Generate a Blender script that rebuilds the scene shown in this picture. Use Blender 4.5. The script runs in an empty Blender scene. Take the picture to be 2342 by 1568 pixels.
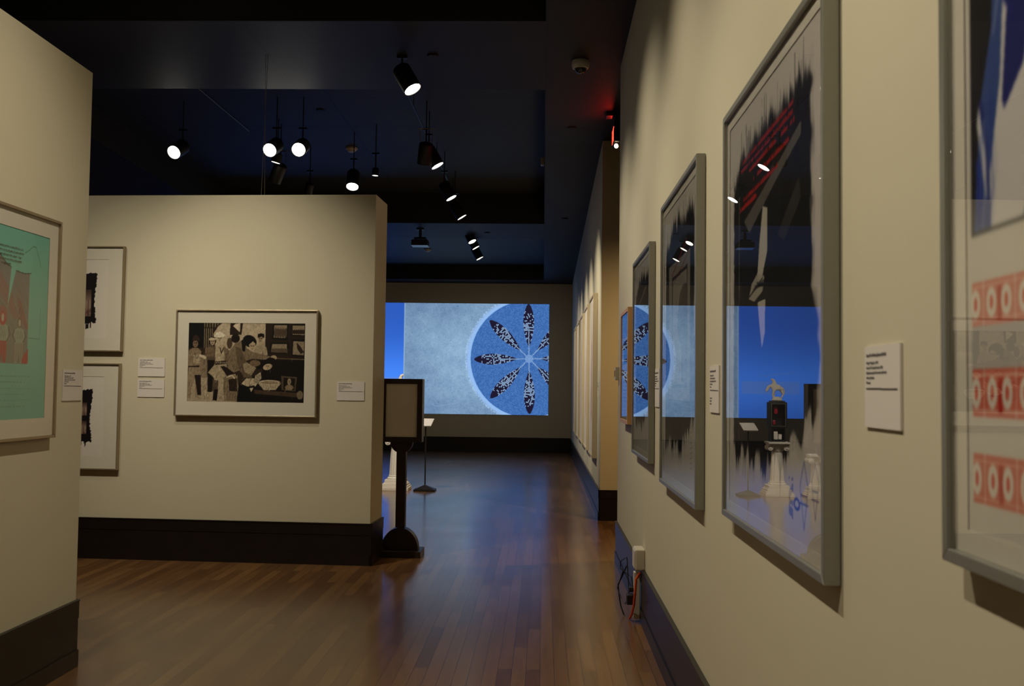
import bpy, bmesh, math, random
import numpy as np
from mathutils import Matrix, Vector

SC = bpy.context.scene
COL = SC.collection
rng = np.random.RandomState(7)
random.seed(7)

# ------------------------------------------------------------------ camera
def make_camera():
    f, cx, cy = 2277.0, 1171.0, 784.0
    y = np.array([1242.0 - cx, -(889.0 - cy), f]); y /= np.linalg.norm(y)
    h = np.array([1.0, -0.0125, 0.0])
    z = np.cross(y, h); z /= np.linalg.norm(z)
    if z[1] < 0: z = -z
    x = np.cross(z, y)
    if x[0] < 0: x = -x
    R = np.array([x, y, z])                       # world axes expressed in camera axes (right, up, forward)
    cam = bpy.data.cameras.new('camera'); o = bpy.data.objects.new('camera', cam); COL.objects.link(o)
    r, u, fw = R[:, 0], R[:, 1], R[:, 2]
    o.matrix_world = Matrix(((r[0], u[0], -fw[0], 0), (r[1], u[1], -fw[1], 0), (r[2], u[2], -fw[2], 1.5), (0, 0, 0, 1)))
    cam.sensor_width = 36.0; cam.lens = 36.0 * f / 2342.0
    cam.clip_start = 0.02
    cam.dof.use_dof = True; cam.dof.focus_distance = 8.6; cam.dof.aperture_fstop = 6.3
    SC.camera = o
make_camera()

# ------------------------------------------------------------------ world and view
W = bpy.data.worlds.new('gallery_world'); SC.world = W; W.use_nodes = True
W.node_tree.nodes['Background'].inputs[0].default_value = (0.8, 0.85, 1.0, 1)
W.node_tree.nodes['Background'].inputs[1].default_value = 0.0
SC.view_settings.view_transform = 'Standard'
SC.view_settings.look = 'None'
SC.view_settings.gamma = 1.0
SC.view_settings.use_curve_mapping = False
SC.view_settings.exposure = 0.0
SC.cycles.use_denoising = True
SC.cycles.max_bounces = 8
SC.cycles.diffuse_bounces = 4
SC.cycles.transparent_max_bounces = 12
SC.cycles.sample_clamp_indirect = 4.0
SC.cycles.caustics_reflective = False
SC.cycles.caustics_refractive = False

WARM = (1.0, 0.88, 0.665)
# gallery lamps whose fixtures hang outside the frame: (position, aim, power, cone degrees, blend)
OFF_LAMPS = [
    # right wall, near
    ((-1.25, 0.8, 4.30), (0.66, 0.8, 1.5), 225, 92, 1.0, 'first overhead black spotlight along the right wall track, nearest the viewer'),
    ((-1.25, 2.85, 4.30), (0.66, 2.85, 1.6), 215, 84, 1.0, 'overhead black spotlight level with the red-writing print'),
    ((-1.25, 4.75, 4.30), (0.66, 4.75, 1.6), 185, 80, 1.0, 'overhead black spotlight level with the red-streaked print'),
    ((-1.25, 6.5, 4.52), (0.66, 6.5, 1.6), 205, 78, 1.0, 'overhead black spotlight level with the outlet box'),
    # left wall
    ((-0.45, 3.9, 4.65), (-2.47, 4.1, 0.5), 250, 80, 1.0, 'overhead black spotlight aimed at the teal comic print'),
    # centre partition
    ((-2.85, 6.70, 4.65), (-2.35, 8.42, 1.5), 115, 60, 1.0, 'overhead black spotlight close to the centre partition, aimed at the sepia photograph'),
    ((-3.60, 5.8, 4.72), (-2.55, 8.42, 0.7), 330, 66, 1.0, 'overhead black spotlight further back, aimed at the sepia photograph'),
    ((-4.60, 6.0, 4.65), (-4.3, 8.5, 1.2), 120, 70, 1.0, 'overhead black spotlight aimed at the two stacked prints'),
]

# ------------------------------------------------------------------ materials
def lin(c):
    out = []
    for v in c[:3]:
        v = v / 255.0
        out.append(v / 12.92 if v <= 0.04045 else ((v + 0.055) / 1.055) ** 2.4)
    return tuple(out)

def mat(name, color, rough=0.6, metal=0.0, spec=0.5, noise=0.0, nscale=8.0, bump=0.0, coat=0.0):
    m = bpy.data.materials.new(name); m.use_nodes = True
    nt = m.node_tree; b = nt.nodes['Principled BSDF']
    b.inputs['Roughness'].default_value = rough
    b.inputs['Metallic'].default_value = metal
    b.inputs['Specular IOR Level'].default_value = spec
    b.inputs['Coat Weight'].default_value = coat
    tc = nt.nodes.new('ShaderNodeTexCoord')
    n = nt.nodes.new('ShaderNodeTexNoise'); n.inputs['Scale'].default_value = nscale; n.inputs['Detail'].default_value = 4
    nt.links.new(tc.outputs['Object'], n.inputs['Vector'])
    mx = nt.nodes.new('ShaderNodeMix'); mx.data_type = 'RGBA'
    c = Vector(color)
    mx.inputs[6].default_value = (*(c * (1 - noise)), 1); mx.inputs[7].default_value = (*(c * (1 + noise)), 1)
    nt.links.new(n.outputs['Fac'], mx.inputs[0])
    nt.links.new(mx.outputs[2], b.inputs['Base Color'])
    if bump:
        bp = nt.nodes.new('ShaderNodeBump'); bp.inputs['Strength'].default_value = bump; bp.inputs['Distance'].default_value = 0.002
        n2 = nt.nodes.new('ShaderNodeTexNoise'); n2.inputs['Scale'].default_value = nscale * 25
        nt.links.new(tc.outputs['Object'], n2.inputs['Vector'])
        nt.links.new(n2.outputs['Fac'], bp.inputs['Height']); nt.links.new(bp.outputs[0], b.inputs['Normal'])
    return m

def emis(name, color, strength):
    m = bpy.data.materials.new(name); m.use_nodes = True
    nt = m.node_tree; nt.nodes.clear()
    e = nt.nodes.new('ShaderNodeEmission'); o = nt.nodes.new('ShaderNodeOutputMaterial')
    e.inputs[0].default_value = (*color, 1); e.inputs[1].default_value = strength
    nt.links.new(e.outputs[0], o.inputs[0]); return m

def attr_mat(name, rough=0.6, emit=None):
    m = bpy.data.materials.new(name); m.use_nodes = True
    nt = m.node_tree
    a = nt.nodes.new('ShaderNodeAttribute'); a.attribute_name = 'ink'
    if emit:
        nt.nodes.clear()
        a = nt.nodes.new('ShaderNodeAttribute'); a.attribute_name = 'ink'
        e = nt.nodes.new('ShaderNodeEmission'); o = nt.nodes.new('ShaderNodeOutputMaterial')
        e.inputs[1].default_value = emit
        nt.links.new(a.outputs['Color'], e.inputs[0]); nt.links.new(e.outputs[0], o.inputs[0])
    else:
        b = nt.nodes['Principled BSDF']; b.inputs['Roughness'].default_value = rough
        b.inputs['Specular IOR Level'].default_value = 0.25
        nt.links.new(a.outputs['Color'], b.inputs['Base Color'])
    return m

def glass_mat():
    m = bpy.data.materials.new('picture_glass'); m.use_nodes = True
    nt = m.node_tree; nt.nodes.clear()
    o = nt.nodes.new('ShaderNodeOutputMaterial'); mx = nt.nodes.new('ShaderNodeMixShader')
    t = nt.nodes.new('ShaderNodeBsdfTransparent'); g = nt.nodes.new('ShaderNodeBsdfGlossy')
    g.inputs['Roughness'].default_value = 0.0
    fr = nt.nodes.new('ShaderNodeFresnel'); fr.inputs['IOR'].default_value = 1.52
    ge = nt.nodes.new('ShaderNodeNewGeometry')
    inv = nt.nodes.new('ShaderNodeMath'); inv.operation = 'SUBTRACT'; inv.inputs[0].default_value = 1.0
    nt.links.new(ge.outputs['Backfacing'], inv.inputs[1])
    # a pane reflects from both of its faces: 2F / (1 + F)
    tw_ = nt.nodes.new('ShaderNodeMath'); tw_.operation = 'MULTIPLY'; tw_.inputs[1].default_value = 2.0
    on_ = nt.nodes.new('ShaderNodeMath'); on_.operation = 'ADD'; on_.inputs[1].default_value = 1.0
    dv_ = nt.nodes.new('ShaderNodeMath'); dv_.operation = 'DIVIDE'
    nt.links.new(fr.outputs[0], tw_.inputs[0]); nt.links.new(fr.outputs[0], on_.inputs[0])
    nt.links.new(tw_.outputs[0], dv_.inputs[0]); nt.links.new(on_.outputs[0], dv_.inputs[1])
    mu = nt.nodes.new('ShaderNodeMath'); mu.operation = 'MULTIPLY'
    nt.links.new(dv_.outputs[0], mu.inputs[0]); nt.links.new(inv.outputs[0], mu.inputs[1])
    nt.links.new(mu.outputs[0], mx.inputs[0]); nt.links.new(t.outputs[0], mx.inputs[1]); nt.links.new(g.outputs[0], mx.inputs[2])
    nt.links.new(mx.outputs[0], o.inputs[0])
    return m

def floor_mat():
    m = bpy.data.materials.new('stained_plank_floor'); m.use_nodes = True
    nt = m.node_tree; b = nt.nodes['Principled BSDF']; L = nt.links.new
    tc = nt.nodes.new('ShaderNodeTexCoord'); mp = nt.nodes.new('ShaderNodeMapping')
    mp.inputs['Rotation'].default_value = (0, 0, math.radians(90)); L(tc.outputs['Object'], mp.inputs[0])
    br = nt.nodes.new('ShaderNodeTexBrick'); L(mp.outputs[0], br.inputs['Vector'])
    br.inputs['Scale'].default_value = 1.0; br.inputs['Brick Width'].default_value = 0.9; br.inputs['Row Height'].default_value = 0.075
    br.inputs['Mortar Size'].default_value = 0.0012; br.inputs['Bias'].default_value = -0.1
    br.inputs['Color1'].default_value = (0.21, 0.105, 0.040, 1); br.inputs['Color2'].default_value = (0.115, 0.052, 0.020, 1)
    br.inputs['Mortar'].default_value = (0.02, 0.009, 0.004, 1)
    n = nt.nodes.new('ShaderNodeTexNoise'); n.inputs['Scale'].default_value = 3.0; n.inputs['Detail'].default_value = 6
    mp2 = nt.nodes.new('ShaderNodeMapping'); mp2.inputs['Scale'].default_value = (12, 1, 1); L(tc.outputs['Object'], mp2.inputs[0]); L(mp2.outputs[0], n.inputs['Vector'])
    mx = nt.nodes.new('ShaderNodeMix'); mx.data_type = 'RGBA'; mx.blend_type = 'MULTIPLY'; mx.inputs[0].default_value = 0.6
    cr = nt.nodes.new('ShaderNodeValToRGB'); cr.color_ramp.elements[0].color = (0.45, 0.42, 0.4, 1); cr.color_ramp.elements[1].color = (1.4, 1.4, 1.4, 1)
    L(n.outputs['Fac'], cr.inputs[0]); L(br.outputs['Color'], mx.inputs[6]); L(cr.outputs[0], mx.inputs[7]); L(mx.outputs[2], b.inputs['Base Color'])
    n3 = nt.nodes.new('ShaderNodeTexNoise'); n3.inputs['Scale'].default_value = 1.2; L(tc.outputs['Object'], n3.inputs['Vector'])
    mr = nt.nodes.new('ShaderNodeMapRange'); mr.inputs['To Min'].default_value = 0.20; mr.inputs['To Max'].default_value = 0.30
    L(n3.outputs['Fac'], mr.inputs[0]); L(mr.outputs[0], b.inputs['Roughness'])
    b.inputs['Specular IOR Level'].default_value = 0.75
    b.inputs['Coat Weight'].default_value = 0.35; b.inputs['Coat Roughness'].default_value = 0.16
    bp = nt.nodes.new('ShaderNodeBump'); bp.inputs['Strength'].default_value = 0.25; bp.inputs['Distance'].default_value = 0.0015
    L(br.outputs['Fac'], bp.inputs['Height']); bp.invert = True; L(bp.outputs[0], b.inputs['Normal'])
    return m

def ceiling_mat(name, color, rough):
    m = mat(name, color, rough, spec=0.3, noise=0.12, nscale=1.5)
    nt = m.node_tree; b = nt.nodes['Principled BSDF']; L = nt.links.new
    src = b.inputs['Base Color'].links[0].from_socket
    tc = nt.nodes.new('ShaderNodeTexCoord'); br = nt.nodes.new('ShaderNodeTexBrick'); L(tc.outputs['Object'], br.inputs['Vector'])
    br.offset = 0.0
    br.inputs['Scale'].default_value = 1.0; br.inputs['Brick Width'].default_value = 2.44; br.inputs['Row Height'].default_value = 1.22
    br.inputs['Mortar Size'].default_value = 0.007
    br.inputs['Color1'].default_value = br.inputs['Color2'].default_value = (1, 1, 1, 1); br.inputs['Mortar'].default_value = (0.25, 0.25, 0.25, 1)
    mx = nt.nodes.new('ShaderNodeMix'); mx.data_type = 'RGBA'; mx.blend_type = 'MULTIPLY'; mx.inputs[0].default_value = 1
    L(src, mx.inputs[6]); L(br.outputs['Color'], mx.inputs[7]); L(mx.outputs[2], b.inputs['Base Color'])
    return m

M = {}
M['wall'] = mat('beige_wall_paint', (0.56, 0.517, 0.385), 0.62, spec=0.35, noise=0.012, nscale=3, bump=0.04)
M['far_wall'] = mat('dimmed_beige_wall_paint', (0.54, 0.48, 0.36), 0.7, spec=0.3, noise=0.02, nscale=3)  # beige wall paint again, slightly darkened to carry the far walls' dimness
M['floor'] = floor_mat()
M['ceiling'] = ceiling_mat('charcoal_ceiling_paint', (0.015, 0.013, 0.0135), 0.58)
M['recess'] = ceiling_mat('dark_teal_ceiling_paint', (0.034, 0.036, 0.036), 0.6)
M['black'] = mat('flat_black_paint', (0.006, 0.005, 0.005), 0.7)
M['base'] = mat('black_stained_wood', (0.010, 0.007, 0.006), 0.34, noise=0.3, nscale=6, bump=0.06)
M['darkwood'] = mat('dark_walnut_wood', (0.020, 0.011, 0.008), 0.35, noise=0.35, nscale=9, bump=0.05)
M['fixture'] = mat('black_metal_enamel', (0.006, 0.006, 0.006), 0.45)
M['silver'] = mat('brushed_pewter_frame', (0.30, 0.295, 0.26), 0.38, metal=0.55, noise=0.05, nscale=40)
M['bronze'] = mat('brushed_champagne_frame', (0.42, 0.34, 0.23), 0.30, metal=0.6, noise=0.05, nscale=40)
M['oak'] = mat('light_oak_frame', (0.50, 0.27, 0.11), 0.45, noise=0.15, nscale=25)
M['pale_oak'] = mat('pale_maple_frame', (0.50, 0.42, 0.28), 0.45, noise=0.06, nscale=25)
M['matboard'] = mat('white_mat_board', (0.70, 0.66, 0.56), 0.8, noise=0.01)
M['card'] = mat('white_label_card', (0.64, 0.60, 0.56), 0.75, noise=0.01)
M['ink'] = mat('black_ink', (0.13, 0.12, 0.12), 0.7)
M['glass'] = glass_mat()
M['print'] = attr_mat('pigment_print', 0.7)
M['screen'] = attr_mat('projected_picture', emit=1.0)
M['lens'] = emis('lamp_lens_glow', (1.0, 0.95, 0.82), 22.0)
M['lens_far'] = emis('lamp_lens_glow_soft', (1.0, 0.93, 0.75), 5.0)
M['lens_off'] = mat('dark_lamp_lens', (0.03, 0.03, 0.03), 0.2)
M['plastic'] = mat('ivory_plastic', (0.55, 0.50, 0.40), 0.4, noise=0.02)
M['white_plastic'] = mat('white_plastic', (0.6, 0.57, 0.5), 0.4, noise=0.02)
M['dome'] = mat('smoked_dome', (0.02, 0.02, 0.02), 0.08)
M['steel'] = mat('dull_steel', (0.35, 0.33, 0.28), 0.35, metal=0.9, noise=0.05)
M['plaster'] = mat('white_plaster', (0.74, 0.70, 0.62), 0.6, noise=0.04, nscale=12, bump=0.1)
M['red_glow'] = emis('exit_red_glow', (1.0, 0.04, 0.02), 5.0)
M['emergency'] = emis('emergency_lamp_glow', (1.0, 0.85, 0.5), 6.0)
M['orange'] = mat('orange_cord_rubber', (0.75, 0.10, 0.02), 0.5)
M['rubber'] = mat('black_cord_rubber', (0.012, 0.012, 0.016), 0.5)
M['poster'] = mat('grey_poster_paper', (0.74, 0.68, 0.57), 0.6, noise=0.015, nscale=2)
M['red_trim'] = mat('crimson_lacquer', (0.35, 0.01, 0.03), 0.35)

# ------------------------------------------------------------------ mesh helpers
class MB:
    def __init__(s): s.bm = bmesh.new()
    def box(s, x0, x1, y0, y1, z0, z1):
        v = [s.bm.verts.new(p) for p in ((x0,y0,z0),(x1,y0,z0),(x1,y1,z0),(x0,y1,z0),(x0,y0,z1),(x1,y0,z1),(x1,y1,z1),(x0,y1,z1))]
        for f in ((0,3,2,1),(4,5,6,7),(0,1,5,4),(1,2,6,5),(2,3,7,6),(3,0,4,7)): s.bm.faces.new([v[i] for i in f])
        return s
    def hexa(s, pts):
        v = [s.bm.verts.new(p) for p in pts]
        for f in ((0,3,2,1),(4,5,6,7),(0,1,5,4),(1,2,6,5),(2,3,7,6),(3,0,4,7)): s.bm.faces.new([v[i] for i in f])
        return s
    def prism(s, pts, a, b, axis='y'):
        def P(p, t):
            return (p[0], t, p[1]) if axis == 'y' else ((t, p[0], p[1]) if axis == 'x' else (p[0], p[1], t))
        A = [s.bm.verts.new(P(p, a)) for p in pts]; B = [s.bm.verts.new(P(p, b)) for p in pts]
        n = len(pts)
        s.bm.faces.new(A[::-1]); s.bm.faces.new(B)
        for i in range(n): s.bm.faces.new((A[i], A[(i+1) % n], B[(i+1) % n], B[i]))
        return s
    def lathe(s, prof, seg=24, mtx=None, mod=None):
        rings = []
        for (r, z) in prof:
            ring = []
            for k in range(seg):
                a = 2*math.pi*k/seg
                rr = r * (mod(a, z) if mod else 1)
                p = Vector((rr*math.cos(a), rr*math.sin(a), z))
                ring.append(s.bm.verts.new(mtx @ p if mtx else p))
            rings.append(ring)
        for i in range(len(rings)-1):
            for k in range(seg):
                s.bm.faces.new((rings[i][k], rings[i][(k+1) % seg], rings[i+1][(k+1) % seg], rings[i+1][k]))
        s.bm.faces.new(rings[0][::-1]); s.bm.faces.new(rings[-1])
        return s
    def tube(s, pts, r, seg=8):
        pts = [Vector(p) for p in pts]; rings = []
        for i, p in enumerate(pts):
            d = (pts[min(i+1, len(pts)-1)] - pts[max(i-1, 0)]).normalized()
            a = d.orthogonal().normalized() if i == 0 else (prev - d * prev.dot(d)).normalized()
            prev = a; b = d.cross(a)
            rings.append([s.bm.verts.new(p + (a*math.cos(2*math.pi*k/seg) + b*math.sin(2*math.pi*k/seg))*r) for k in range(seg)])
        for i in range(len(rings)-1):
            for k in range(seg):
                s.bm.faces.new((rings[i][k], rings[i][(k+1) % seg], rings[i+1][(k+1) % seg], rings[i+1][k]))
        s.bm.faces.new(rings[0][::-1]); s.bm.faces.new(rings[-1])
        return s
    def build(s, name, m, parent=None, bevel=0, smooth=False, label=None, loc=None, rotz=0):
        bmesh.ops.recalc_face_normals(s.bm, faces=s.bm.faces)
        me = bpy.data.meshes.new(name); s.bm.to_mesh(me); s.bm.free()
        if smooth:
            for p in me.polygons: p.use_smooth = True
        me.materials.append(m)
        o = bpy.data.objects.new(name, me); COL.objects.link(o)
        if parent: o.parent = parent
        if loc: o.location = loc
        if rotz: o.rotation_euler[2] = rotz
        if bevel:
            b = o.modifiers.new('bevel', 'BEVEL'); b.width = bevel; b.segments = 2; b.limit_method = 'ANGLE'
        if label: o['label'] = label
        return o

def smooth_sharp(o, ang=40):
    o.data.set_sharp_from_angle(angle=math.radians(ang))

def tag(o, label, cat, group=None):
    o['label'] = label; o['category'] = cat
    if group: o['group'] = group
    return o
def struct(o): o['kind'] = 'structure'; return o
def thing(name, loc, rotz, label, cat, group=None):
    o = bpy.data.objects.new(name, None); COL.objects.link(o); o.empty_display_size = 0.1
    o.location = loc; o.rotation_euler = (0, 0, rotz)
    return tag(o, label, cat, group)

# ------------------------------------------------------------------ large structure
XW = 0.665          # right wall plane
YE = 8.85           # far end of the near right wall
YP = 11.53          # start of the far right wall
YF = 23.5           # far wall
def zc(y): return 4.4 if y < 11.6 else 4.4 - (y - 11.6) * (0.42 / 11.9)   # soffit height

struct(MB().box(-9.2, 4.2, -3, YF + 0.2, -0.1, 0).build('floor', M['floor']))
struct(MB().box(XW, 1.0, -3, YE, 0, 4.4).build('wall_right', M['wall']))
struct(MB().hexa([(XW,YP,0),(4.2,YP,0),(4.2,YF,0),(XW,YF,0),(XW,YP,zc(YP)),(4.2,YP,zc(YP)),(4.2,YF,zc(YF)),(XW,YF,zc(YF))]).build('wall_right_far', M['wall']))
struct(MB().box(4.0, 4.2, -3, YP, 0, 4.4).build('wall_side_room', M['wall']))
struct(MB().box(-9.2, XW, YF, YF + 0.2, 0, zc(YF) + 0.45).build('wall_far', M['far_wall']))
struct(MB().box(-9.2, -9.0, -3, YF, 0, 4.95).build('wall_left_outer', M['far_wall']))
struct(MB().box(-9.2, 4.2, -3.2, -3, 0, 4.95).build('wall_behind', M['wall']))
LX = -2.473
struct(MB().box(LX - 0.5, LX, -3, 5.285, 0, 3.19).build('wall_left', M['wall'], bevel=0.003))
TA, TR = (-3.965, 8.521), math.radians(-2.81)
struct(MB().box(-2.6, 2.527, 0, 0.462, 0, 3.14).build('wall_center', M['wall'], bevel=0.003, loc=(TA[0], TA[1], 0), rotz=TR))

# ceiling: soffit strips, cross beams, recessed bays
def soffit(x0, x1, y0, y1, top=0.6, name='ceiling'):
    ys = [y0] + ([11.6] if y0 < 11.6 < y1 else []) + [y1]
    mb = MB()
    for a, b in zip(ys[:-1], ys[1:]):
        mb.hexa([(x0,a,zc(a)),(x1,a,zc(a)),(x1,b,zc(b)),(x0,b,zc(b)),(x0,a,zc(a)+top),(x1,a,zc(a)+top),(x1,b,zc(b)+top),(x0,b,zc(b)+top)])
    return struct(mb.build(name, M['ceiling']))
soffit(-0.01, 4.2, -3, YF)
soffit(-9.2, -5.3, -3, YF)
soffit(-5.3, -0.01, 7.76, 9.55, 0.7)
soffit(-5.3, -0.01, 16.42, 17.75, 0.7)
soffit(-5.3, -0.01, 22.9, YF, 0.7)
struct(MB().box(-5.3, -0.01, -3, 7.76, 5.0, 5.1).build('ceiling_recess', M['recess']))
struct(MB().box(-5.3, -0.01, 9.55, 16.42, 4.74, 4.84).build('ceiling_recess', M['recess']))
struct(MB().box(-5.3, -0.01, 17.75, 22.9, 4.34, 4.44).build('ceiling_recess', M['recess']))
for (y, z1) in ((16.40, 4.75), (22.88, 4.35), (7.74, 5.0)):
    struct(MB().box(-5.3, -0.012, y, y + 0.02, zc(y) - 0.0, z1).build('ceiling_fascia', M['black']))
for (a, b, z1) in ((-3, 7.74, 5.0), (9.55, 16.4, 4.74), (17.75, 22.88, 4.34)):
    zb = zc(b)
    struct(MB().hexa([(-5.31,a,zc(a)),(-5.29,a,zc(a)),(-5.29,b,zb),(-5.31,b,zb),(-5.31,a,z1),(-5.29,a,z1),(-5.29,b,z1),(-5.31,b,z1)]).build('ceiling_fascia', M['black']))

def baseboard(name, L, loc, rotz):
    mb = MB()
    mb.box(0, L, -0.022, 0, 0, 0.088).box(0, L, -0.014, 0, 0.088, 0.254).box(0, L, -0.018, 0, 0.254, 0.342).box(0, L, -0.022, 0, 0.342, 0.35)
    return struct(mb.build(name, M['base'], loc=loc, rotz=rotz))
H90 = math.pi / 2
baseboard('baseboard_right', YE + 3, (XW, YE, 0), -H90)
baseboard('baseboard_right_end', 0.335, (1.0, YE, 0), math.pi)
baseboard('baseboard_right_far', YF - YP, (XW, YF, 0), -H90)
baseboard('baseboard_doorway', 3.33, (XW, YP, 0), 0)
baseboard('baseboard_far', 9.66, (-9.0, YF, 0), 0)
baseboard('baseboard_left', 8.285, (LX, -3, 0), H90)
baseboard('baseboard_left_end', 0.5, (LX, 5.285, 0), math.pi)
c_, s_ = math.cos(TR), math.sin(TR)
def tw(s, d=0.0, z=0.0): return (TA[0] + s*c_ - d*s_, TA[1] + s*s_ + d*c_, z)
baseboard('baseboard_center', 5.149, tw(-2.6), TR)
baseboard('baseboard_center_end', 0.484, tw(2.527, -0.022), TR + H90)

# ------------------------------------------------------------------ drawing pictures into vertex colours
class Canvas:
    def __init__(s, nx, nz, w, h, bg, seed=1):
        s.nx, s.nz, s.w, s.h = nx, nz, w, h
        s.X, s.Z = np.meshgrid(np.linspace(0, w, nx), np.linspace(0, h, nz))   # metres, origin bottom left
        s.c = np.zeros((nz, nx, 3)); s.c[:] = bg
        s.r = np.random.RandomState(seed)
    def noise(s, sx, sz, oct=1):
        out = np.zeros_like(s.X); amp = 1; tot = 0
        for o in range(oct):
            gx, gz = int(s.w/sx) + 3, int(s.h/sz) + 3
            g = s.r.rand(gz, gx); fx = s.X/sx; fz = s.Z/sz
            ix, iz = fx.astype(int), fz.astype(int); tx, tz = fx-ix, fz-iz
            tx = tx*tx*(3-2*tx); tz = tz*tz*(3-2*tz)
            n = (g[iz,ix]*(1-tx)+g[iz,ix+1]*tx)*(1-tz) + (g[iz+1,ix]*(1-tx)+g[iz+1,ix+1]*tx)*tz
            out += n*amp; tot += amp; amp *= .5; sx /= 2; sz /= 2
        return out/tot
    def n1(s, step, amp):                   # one-dimensional noise over x
        k = int(s.w/step) + 3; g = s.r.rand(k); fx = s.X[0]/step; i = fx.astype(int); t = fx-i
        return (g[i]*(1-t)+g[i+1]*t)*amp
    def put(s, m, col, a=1.0):
        m = np.clip(m, 0, 1)[..., None]*a
        s.c = s.c*(1-m) + np.array(col, float)*m
    def rect(s, x0, x1, z0, z1): return ((s.X >= x0) & (s.X <= x1) & (s.Z >= z0) & (s.Z <= z1)).astype(float)
    def ell(s, cx, cz, rx, rz, rot=0):
        dx, dz = s.X-cx, s.Z-cz; c, n = math.cos(rot), math.sin(rot)
        d = ((dx*c+dz*n)/rx)**2 + ((-dx*n+dz*c)/rz)**2
        return np.clip((1-d)*4, 0, 1)
    def poly(s, pts):
        inside = np.zeros_like(s.X, bool); n = len(pts); j = n-1
        for i in range(n):
            xi, zi = pts[i]; xj, zj = pts[j]
            if zi != zj:
                cond = ((zi > s.Z) != (zj > s.Z)) & (s.X < (xj-xi)*(s.Z-zi)/(zj-zi)+xi)
                inside ^= cond
            j = i
        return inside.astype(float)
    def line(s, pts, wd):
        d = np.full_like(s.X, 9.)
        for (x0, z0), (x1, z1) in zip(pts[:-1], pts[1:]):
            L2 = (x1-x0)**2+(z1-z0)**2+1e-12
            t = np.clip(((s.X-x0)*(x1-x0)+(s.Z-z0)*(z1-z0))/L2, 0, 1)
            d = np.minimum(d, np.hypot(s.X-x0-t*(x1-x0), s.Z-z0-t*(z1-z0)))
        return np.clip((wd-d)/(wd*.5), 0, 1)
    def scribble(s, x0, x1, z, hgt, col, a=1.0, seed=0):
        """a row of hand lettering too small to read"""
        k = np.sin(s.X*1400+seed*7)*np.sin(s.X*613+seed*3+s.Z*300)
        s.put(s.rect(x0, x1, z-hgt/2, z+hgt/2)*(k > -0.15), col, a)
    def blur(s, k=1):
        for _ in range(k):
            p = np.pad(s.c, ((1,1),(1,1),(0,0)), 'edge')
            s.c = (p[1:-1,1:-1]*2 + p[:-2,1:-1] + p[2:,1:-1] + p[1:-1,:-2] + p[1:-1,2:])/6.
    def build(s, name, m, parent, x0, y, z0, label=None, smooth=False):
        nx, nz = s.nx, s.nz
        co = np.empty((nx*nz, 3)); co[:, 0] = (s.X+x0).ravel(); co[:, 1] = y; co[:, 2] = (s.Z+z0).ravel()
        i = np.arange(nx-1)[None, :] + np.arange(nz-1)[:, None]*nx
        f = np.stack([i, i+1, i+1+nx, i+nx], -1).reshape(-1, 4)
        me = bpy.data.meshes.new(name)
        me.vertices.add(nx*nz); me.vertices.foreach_set('co', co.ravel())
        me.loops.add(f.size); me.loops.foreach_set('vertex_index', f.ravel())
        me.polygons.add(len(f)); me.polygons.foreach_set('loop_start', np.arange(0, f.size, 4)); me.polygons.foreach_set('loop_total', np.full(len(f), 4))
        me.update(calc_edges=True)
        at = me.color_attributes.new('ink', 'FLOAT_COLOR', 'POINT')
        v = np.clip(s.c, 0, 255)/255.; l = np.where(v <= .04045, v/12.92, ((v+.055)/1.055)**2.4)
        rgba = np.ones((nx*nz, 4)); rgba[:, :3] = l.reshape(-1, 3); at.data.foreach_set('color', rgba.ravel())
        me.materials.append(m)
        o = bpy.data.objects.new(name, me); COL.objects.link(o)
        if parent: o.parent = parent
        if label: o['label'] = label
        return o

def lettering(name, lines, parent, x, y, z, size, m, gap=1.35, bold_first=False, rot90=False, xs=1.0):
    """flat letters on a card; x, z of the top left corner, local picture axes"""
    bms = bmesh.new()
    for k, t in enumerate(lines):
        if not t: continue
        cu = bpy.data.curves.new('t', 'FONT'); cu.body = t; cu.size = size; cu.extrude = 0.0003
        if bold_first and k == 0: cu.offset = size*0.03
        ob = bpy.data.objects.new('t', cu)
        me = bpy.data.meshes.new_from_object(ob)
        me.transform(Matrix.Translation((x, y, z - size*gap*(k+0.8))) @ Matrix.Rotation(H90, 4, 'X') @ Matrix.Scale(xs, 4, (1, 0, 0)))
        bms.from_mesh(me)
        bpy.data.objects.remove(ob); bpy.data.curves.remove(cu); bpy.data.meshes.remove(me)
    me = bpy.data.meshes.new(name); bms.to_mesh(me); bms.free(); me.materials.append(m)
    o = bpy.data.objects.new(name, me); COL.objects.link(o); o.parent = parent
    return o

PAPER = (208, 202, 190)

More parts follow.
